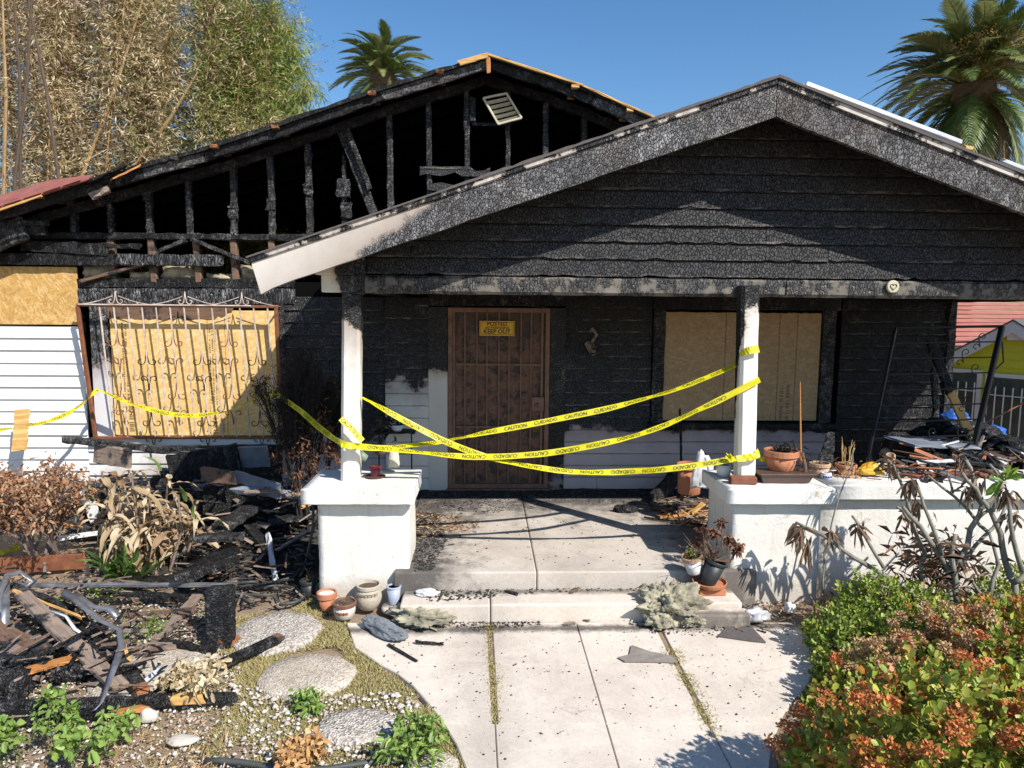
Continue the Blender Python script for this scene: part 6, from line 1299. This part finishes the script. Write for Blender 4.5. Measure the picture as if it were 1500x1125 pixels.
p_ = pot('flower_pot', 'terracotta pot with a tan branching stem on a straw saucer', gb(1238, 697, ZC), .085, .06, .105, TERRA, .25, 1.05); c = wl(p_); MB().lathe(c, [(.08, -.001), (.12, .014), (.115, .018)], 18).build('saucer', TERRA2, p_)
STEMY = m_plain('yellow_stem', (.50, .32, .12), .7); twigs(p_, c + Vector((.02, 0, .1)), 7, .24, .22, 16, STEMY, .006, .15); tuft(p_, c + Vector((0, -.05, .08)), 50, .10, .006, STRAW, 17, .05, -.2)
wad('plastic_bag', 'crumpled yellow orange plastic bag right of the potted branching stem', 'bag', gb(1272, 698, ZC) + Vector((0, 0, .05)), (.10, .06, .055), YBAG, 42, 3.5, .45, 4)
v = gb(1312, 695, ZC); pot('cream_cup', 'cream canvas cup shape with dark opening near the end of the pots', v + Vector((0, .1, .04)), .04, .045, .13, TERRA2, .1, 1.0, tilt=(-.15, -.3, .9), soilmat=BL)
for k in range(9):
    a = P(1322 + k * 16, 697, 5.75); tag(MB().cbox(a.x - .05, a.x + .05, 5.70, 5.80, .958, .958 + .04 + R.uniform(-.01, .01), .007).build('red_brick', BRICKM), ['leftmost', 'second from left', 'third from left', 'fourth from left', 'exact middle', 'fourth from right', 'third from right', 'second from right', 'rightmost'][k] + ' broken red brick of the low row on the wall cap', 'brick', 'broken red bricks on the wall cap')
pot('flower_pot', 'dark plastic planter behind the bricks at the right', P(1460, 690, 6.2), .13, .10, .16, BROWNT, .15)
# by the right pier
v = gb(1046, 872, .14)
bs = thing('brick_base', 'low terracotta brick under the clay saucer by the right pier', 'brick', tuple(v)); MB().cbox(v.x - .12, v.x + .09, v.y - .02, v.y + .12, .14, .19, .008).build('brick_body', TERRA, bs)
sc = thing('clay_saucer', 'wide terracotta saucer on the brick by the right pier', 'saucer', (v.x - .02, v.y + .06, .192)); MB().lathe((v.x - .02, v.y + .06, .192), [(.09, 0), (.125, .012), (.135, .04), (.128, .042), (.118, .02)], 26).build('saucer_body', TERRA, sc, smooth=False)
p_ = pot('flower_pot', 'dark green pot leaning right in the clay saucer', Vector((v.x - .04, v.y + .06, .21)), .085, .06, .20, DKPOT, .12, 1.05, tilt=(.35, 0, 1)); c = wl(p_)
DROS = m_leaf('dead_rosette', [(.22, .09, .05), (.12, .05, .03), (.30, .15, .08)], .8, .1)
for k, (px, py, Y) in enumerate(((1081, 800, 5.3), (1057, 765, 5.35), (1068, 790, 5.35), (1030, 777, 5.5), (1022, 792, 5.5), (1046, 781, 5.5), (1080, 806, 5.3))):
    e = P(px, py, Y); s_ = c + Vector((.05, 0, .19)); MB().tube([s_, s_.lerp(e, .5) + Vector((.03, -.02, -.05)), e], [.007, .006, .005], 5).build('dead_stem', W_BROWN, p_); tuft(p_, e, 60, .05, .018, DROS, 70 + k, .014, .1)
twigs(p_, c + Vector((.0, 0, .2)), 26, .26, .7, 18, DEADT, .004)
p_ = pot('flower_pot', 'white banded terracotta pot tilted left against the dark green pot', P(1017, 838, 5.38), .078, .055, .15, POTW, .22, 1.08, rimmat=TERRA2, tilt=(-.22, -.12, 1)); c = wl(p_); tuft(p_, c + Vector((-.03, -.01, .15)), 60, .03, .015, L_TANG, 19, .025, .4); tuft(p_, c + Vector((-.03, -.01, .15)), 60, .04, .01, DROS, 20, .03, .3)
pot('flower_pot', 'brown cylinder pot in the shade on the porch floor behind the pier', P(1009, 722, 6.9), .12, .11, .30, TERRA, .15)
wad('pale_rag', 'bluish white rag hanging in the shade behind the right pier', 'rag', P(1027, 700, 6.6), (.09, .06, .22), POTW, 44, 3, .35, 4)
# ================================================================ GARDEN PLANTS, LEFT
DRYL = m_leaf('dry_strap_leaf', [(.55, .42, .26), (.44, .31, .17), (.62, .52, .36), (.34, .22, .12)], .75, .25); GRNL = m_leaf('strap_leaf', [(.07, .14, .03), (.12, .22, .05), (.18, .26, .07)], .45, .25)
DRYS = [DRYL, m_leaf('dry_strap_pale', [(.62, .50, .33), (.58, .46, .30)], .75, .25), m_leaf('dry_strap_tan', [(.46, .33, .18), (.42, .30, .17)], .75, .25), m_leaf('dry_strap_brown', [(.28, .18, .10), (.34, .22, .12)], .75, .2)]
def strap(c, az_, el, L, W, droop, g, twist=.3):
    m = MB(); p = Vector(c); d = Vector((math.cos(az_) * math.cos(el), math.sin(az_) * math.cos(el), math.sin(el))); n = 9; tw_ = g.uniform(-twist, twist)
    for i in range(n + 1):
        q = i / n; w_ = W * math.sin(math.pi * min(1, .12 + .88 * q)) ** .7 * (1 - q * .5); s_ = Vector((-math.sin(az_ + tw_ * i), math.cos(az_ + tw_ * i), .25 * math.sin(i * 1.3 + az_))).normalized(); m.v += [tuple(p - s_ * w_ / 2 + Vector((0, 0, .2 * w_))), tuple(p), tuple(p + s_ * w_ / 2 + Vector((0, 0, .2 * w_)))]
        p = p + d * L / n; d = (d + Vector((g.gauss(0, .12), g.gauss(0, .12), -droop * (.5 + q)))).normalized()
        if p.z < .01: p.z = .01
    for i in range(n):
        for j in (0, 1): q = i * 3 + j; m.f.append((q, q + 3, q + 4, q + 1)); m.m.append(0)
    return m
dp = thing('withered_plant', 'big withered strap leaved plant with dry tan leaves and a green heart', 'plant', tuple(G(215, 828, 0))); g_ = random.Random(77); c0 = Vector(dp.location)
for i in range(22):
    a = g_.uniform(0, 6.28); r_ = g_.uniform(0, .34); b = c0 + Vector((math.cos(a) * r_, math.sin(a) * r_ * .8, 0)); t = b + Vector((math.cos(a) * .14, math.sin(a) * .1, g_.uniform(.40, .95))); MB().tube([b, b.lerp(t, .5) + Vector((g_.gauss(0, .03), 0, 0)), t], [.016, .012, .008], 5).build('stalk', L_TAN if False else W_GREY, dp)
    for k in range(11): q = g_.uniform(.2, 1); strap(b.lerp(t, q), g_.uniform(0, 6.28), g_.uniform(-.5, .9), g_.uniform(.2, .46), g_.uniform(.04, .10), g_.uniform(.2, .6), g_, 1.3).build('dry_leaf', DRYS[g_.randrange(4)], dp, smooth=True)
for i in range(26): a = g_.uniform(-3.1, 0.1); strap(c0 + Vector((g_.uniform(-.16, .14), -.34 + g_.uniform(-.08, .06), .0)), a, g_.uniform(.75, 1.35), g_.uniform(.3, .55), g_.uniform(.05, .09), .10, g_, .05).build('green_leaf', GRNL, dp, smooth=True)
for px, py, Y in ((236, 690, 6.6), (272, 735, 6.6), (135, 735, 6.7), (285, 760, 6.5)): b = P(px, py, Y); strap(b, g_.uniform(0, 6), 1.2, .22, .055, .05, g_, .05).build('green_leaf', GRNL, dp, smooth=True)
def twigtree(root, base, h, sp, seed, r0=.02, depth=4, mat=TWIG, nbr=3, name='branches'):
    g = random.Random(seed); m = MB(); tips = []
    def rec(p, d, L, r, k):
        q = p + d * L * .5 + Vector((g.gauss(0, .02), g.gauss(0, .02), 0)); e = p + d * L; m.tube([p, q, e], [r, r * .85, r * .7], 5 if k > 2 else 3, cap=False)
        if k == 0: tips.append(e); return
        for _ in range(nbr + (g.random() < .4)): rec(p.lerp(e, g.uniform(.55, 1)), (d + Vector((g.gauss(0, sp), g.gauss(0, sp), g.gauss(.15, sp * .5)))).normalized(), L * g.uniform(.6, .85), r * .62, k - 1)
    for _ in range(5): rec(Vector(base) + Vector((g.gauss(0, .06), g.gauss(0, .06), 0)), Vector((g.gauss(0, sp), g.gauss(0, sp), 1)).normalized(), h * .34, r0, depth)
    m.build(name, mat, root, kind='stuff'); return tips
def tips_leaves(root, tips, per, L, W, mat, seed, sp=.05, six=True, name='foliage', up=.1):
    g = np.random.default_rng(seed); C = np.repeat(np.array([t[:] for t in tips]), per, 0) + g.normal(size=(len(tips) * per, 3)) * sp; D = g.normal(size=C.shape) + [0, 0, up]; V, F = leaves(C, D, L * g.uniform(.5, 1.3, len(C)), W * g.uniform(.6, 1.3, len(C)), .3, six, .3); npmesh(name, V, F, mat, parent=root, kind='stuff')
ORL = m_leaf('scorched_leaf', [(.42, .22, .11), (.30, .13, .06), (.50, .32, .18), (.16, .08, .05)], .8, .2)
sh = thing('dead_shrub', 'dead brown shrub with curled orange brown leaves at the left edge', 'shrub', tuple(G(70, 835, 0))); tp = twigtree(sh, sh.location, 1.0, .42, 81, .018, 4, m_plain('grey_twig', (.20, .15, .13), .9, .4)); tips_leaves(sh, [t for t in tp if t.x < -3.45], 5, .05, .022, ORL, 82)
sh = thing('dead_shrub', 'orange brown dead shrub half outside the left edge', 'shrub', tuple(G(-35, 815, 0))); tp = twigtree(sh, sh.location, .95, .45, 83, .016, 4, TWIG); tips_leaves(sh, tp, 7, .05, .022, ORL, 84)
hd = thing('burnt_hedge', 'blackened shrub skeleton between the barred window and the left post', 'shrub', tuple(G(452, 790, 0))); BT = m_plain('burnt_twig', (.022, .018, .016), .9, .4); tp = twigtree(hd, hd.location, 1.85, .15, 85, .020, 5, BT, 3)
tips_leaves(hd, [t for t in tp if t.z > .9], 2, .045, .008, DKL, 86, .03)
cc_ = P(452, 655, float(hd.location.y)); gg = random.Random(5); tips_leaves(hd, [cc_ + Vector((gg.gauss(0, .16), gg.gauss(0, .14), gg.gauss(0, .17))) for _ in range(120)], 12, .055, .014, m_leaf('rust_leaf', [(.17, .075, .035), (.10, .045, .025), (.27, .13, .06)], .8, .1), 87, .035, name='brown_foliage')
WEED = m_leaf('weed_leaf', [(.16, .28, .05), (.24, .36, .08), (.32, .42, .10), (.10, .19, .04)], .5, .3)
def weed(label, px, py, h, sp, n, seed, L=.06, W=.035, mat=WEED, cat='weed', name='weed', z=0.0, depth=2):
    c = G(px, py, z); rt_ = thing(name, label, cat, tuple(c)); tp = twigtree(rt_, c, h, sp, seed, .006, depth, m_plain('weed_stem', (.16, .18, .06), .7, .3) if seed == 91 else STEMW); tips_leaves(rt_, tp, n, L, W, mat, seed + 1, .025, up=.4); return rt_
STEMW = m_plain('weed_stalk', (.15, .17, .06), .7, .3)
weed('bright green leafy weed at bottom left in front of the grey pole', 118, 1118, .30, .28, 3, 90, .05)
weed('tall green weed stem crossing the grey pole at bottom left', 105, 1075, .30, .16, 3, 92, .042, .028)
weed('green weed at the bottom left photo corner', 5, 1125, .26, .3, 4, 94, .05)
weed('yellow green weed spray under the orange splintered end', 178, 1092, .18, .25, 3, 96, .042, .026)
weed('big leafy green weed at the walkway edge at the bottom', 612, 1108, .22, .6, 7, 98, .06, .022)
weed('small dark green weed between two stepping stones', 443, 1040, .08, .4, 5, 100, .045, .022)
weed('dusty green weed growing beside the long metal bar', 140, 885, .16, .6, 5, 102, .03, .016)
weed('grey green low weed right of the brown crossing board', 215, 930, .12, .6, 4, 104, .03, .014)
weed('dry curled orange tan leaves on a thin stalk beside the charred plank', 291, 1022, .26, .3, 6, 112, .055, .03, L_TAN, 'dead plant', 'dried_weed')
weed('dry curled orange leaves at the bottom edge left of the hose', 428, 1128, .16, .4, 9, 114, .05, .028, m_leaf('orange_dry', [(.55, .32, .13), (.45, .24, .09), (.62, .42, .2)], .8, .2), 'dead plant', 'dried_weed')
tag(MB().add([G(52, 1070, .1), G(60, 1062, .12), G(78, 1068, .12), G(70, 1078, .09)], [(0, 1, 2, 3)]).build('green_plastic', m_plain('mint_plastic', (.18, .62, .30), .4)), 'scrap of bright mint green plastic among the weeds at bottom left', 'plastic scrap')
wad('pale_rock', 'pale grey rock below the grey pole near the gravel', 'rock', onz(218, 1055, 0, .02), (.05, .04, .045), STUC, 51, 3, .2, 3)
wad('white_rock', 'flat white rock on the gravel at the bottom', 'rock', onz(268, 1087, 0, .01), (.08, .05, .02), STUC, 52, 3, .2, 3)
# small wood wreath on the post at left edge by white siding: an oval OSB offcut
pk('osb_offcut', 'tall tan offcut leaning on the white siding behind the dead shrub', 'board', (28, 660), 0, (33, 600), 0, .15, .02, OSB, 8, .006, Y=(7.6, 7.75), up=(0, -1, 0))
# ================================================================ BARE BRANCHES, RIGHT
BRK = m_plain('frangipani_bark', (.26, .25, .20), .8, .4, 16, .004, 40, col2=(.15, .13, .10)); DLV = m_leaf('withered_leaf', [(.24, .15, .09), (.15, .09, .06), (.38, .28, .18)], .8, .15)
def br_(root, pts, r0, r1, Ys, name='branch'):
    p = [P(1100 + x / 3.75, 640 + y / 3.75, Y) for (x, y), Y in zip(pts, np.linspace(Ys[0], Ys[1], len(pts)))]; m = MB(); q = []
    for a, b in zip(p[:-1], p[1:]): q += [a, a.lerp(b, .5) + Vector((R.gauss(0, .004), R.gauss(0, .01), R.gauss(0, .004)))]
    q.append(p[-1]); m.tube(q, [r0 + (r1 - r0) * i / (len(q) - 1) for i in range(len(q))], 8); m.build(name, BRK, root, smooth=True); return p
def dead(root, x, y, Y, n, seed, L=.11): tuft(root, P(1100 + x / 3.75, 640 + y / 3.75, Y), n, L, L * .22, DLV, seed, .02, -1.3, name='withered_leaves', droop=.5)
t1 = thing('bare_frangipani', 'bare grey frangipani with many stubby forked branches in front of the white wall', 'tree', tuple(P(1390, 890, 4.75)))
br_(t1, [(1085, 960), (1095, 860), (1090, 730)], .026, .022, (4.75, 4.8)); br_(t1, [(1128, 900), (1125, 800), (1108, 700), (1108, 600), (1125, 535)], .024, .013, (4.75, 4.8)); br_(t1, [(1090, 730), (1010, 610), (930, 490), (835, 385)], .022, .014, (4.8, 4.9)); br_(t1, [(1108, 600), (1065, 572)], .014, .01, (4.8, 4.75))
br_(t1, [(1050, 650), (1000, 500), (950, 380), (915, 262)], .016, .009, (4.8, 4.95)); br_(t1, [(1120, 750), (1190, 600), (1255, 430), (1270, 370), (1355, 300), (1380, 255)], .022, .012, (4.8, 4.9)); br_(t1, [(1270, 370), (1220, 230), (1160, 100)], .020, .013, (4.85, 4.95)); br_(t1, [(1255, 440), (1310, 400), (1290, 370)], .012, .012, (4.85, 4.85))
br_(t1, [(1140, 710), (1230, 600), (1330, 500), (1400, 380), (1440, 300)], .015, .009, (4.8, 5.0)); br_(t1, [(1300, 520), (1230, 450), (1120, 330), (970, 210)], .014, .008, (4.85, 5.0)); br_(t1, [(1110, 310), (1080, 200)], .009, .008, (4.95, 4.95)); br_(t1, [(1180, 600), (1100, 600)], .01, .01, (4.8, 4.8))
t2 = thing('bare_frangipani', 'second bare frangipani at the right edge carrying one fresh green leaf tuft', 'tree', tuple(P(1475, 890, 4.6)))
br_(t2, [(1440, 960), (1450, 840), (1420, 760), (1380, 600), (1340, 460), (1290, 370), (1240, 290), (1160, 200)], .026, .012, (4.6, 4.8)); br_(t2, [(1440, 800), (1500, 760), (1600, 700)], .02, .015, (4.6, 4.6)); br_(t2, [(1490, 740), (1440, 560), (1420, 380), (1390, 300)], .018, .01, (4.6, 4.7)); br_(t2, [(1330, 410), (1375, 250), (1310, 150)], .013, .010, (4.7, 4.8)); br_(t2, [(1345, 470), (1470, 410)], .010, .008, (4.7, 4.7)); br_(t2, [(1310, 880), (1360, 700), (1310, 530)], .016, .009, (4.6, 4.7)); br_(t2, [(1310, 890), (1250, 850), (1220, 800)], .012, .010, (4.6, 4.6)); br_(t2, [(1310, 890), (1400, 870), (1470, 880)], .014, .014, (4.6, 4.6))
tuft(t2, P(1472, 702, 4.72), 14, .16, .045, m_leaf('fresh_leaf', [(.28, .42, .05), (.18, .32, .04)], .4, .35), 201, .015, .5, name='fresh_leaves', droop=.15)
t3 = thing('bare_frangipani', 'leaning bare branch reaching left across the white wall with withered leaves', 'tree', tuple(P(1300, 870, 4.9)))
br_(t3, [(900, 900), (790, 790), (700, 740), (560, 660), (440, 570), (350, 515), (245, 468)], .022, .010, (4.85, 5.2)); br_(t3, [(730, 720), (680, 640), (600, 500), (555, 432)], .014, .009, (4.9, 5.1)); br_(t3, [(945, 800), (955, 640), (900, 520), (860, 360), (820, 240), (775, 120)], .018, .010, (4.85, 5.1)); br_(t3, [(880, 470), (830, 400), (800, 385)], .012, .010, (4.95, 4.95))
dead(t3, 275, 500, 5.15, 26, 210, .13); dead(t3, 310, 560, 5.15, 10, 211, .16); dead(t3, 430, 520, 5.1, 14, 212); dead(t3, 590, 490, 5.05, 20, 213); dead(t3, 860, 420, 5.0, 18, 214); dead(t3, 880, 240, 5.0, 24, 215); dead(t3, 915, 350, 5.0, 14, 216); dead(t3, 760, 130, 5.1, 26, 217, .09); dead(t1, 1150, 110, 4.95, 30, 218, .08); dead(t1, 1190, 290, 4.9, 26, 219); dead(t2, 1400, 300, 4.7, 30, 220, .1); dead(t2, 1450, 430, 4.7, 20, 221); dead(t2, 1260, 200, 4.8, 10, 222)
t4 = thing('thin_sapling', 'thin tall bare sapling rising beside the blue and white pot', 'sapling', tuple(P(1203, 880, 5.25))); br_(t4, [(395, 860), (400, 720), (430, 560), (460, 410), (510, 260), (560, 130), (570, 60)], .008, .004, (5.25, 5.35), 'stem')
for k, (x, y) in enumerate(((500, 200), (580, 230), (360, 330), (1190, 480))): twigs(t4, P(1100 + min(x, 600) / 3.75, 640 + y / 3.75, 5.3), 8, .12, .9, 230 + k, STEMY, .0015, .6, 'rootlets')
ub = thing('unseen_shrub_patch', 'dry brown bush with pinkish stems between the bare trunks', 'bush', tuple(G(1385, 900, 0))); ub.name = 'dry_bush'; tuft(ub, P(1372, 830, 4.95), 500, .16, .008, m_leaf('pink_straw', [(.38, .22, .15), (.28, .16, .11), (.48, .33, .24)], .8, .2), 240, .13, .9, False, 'dry_stems')
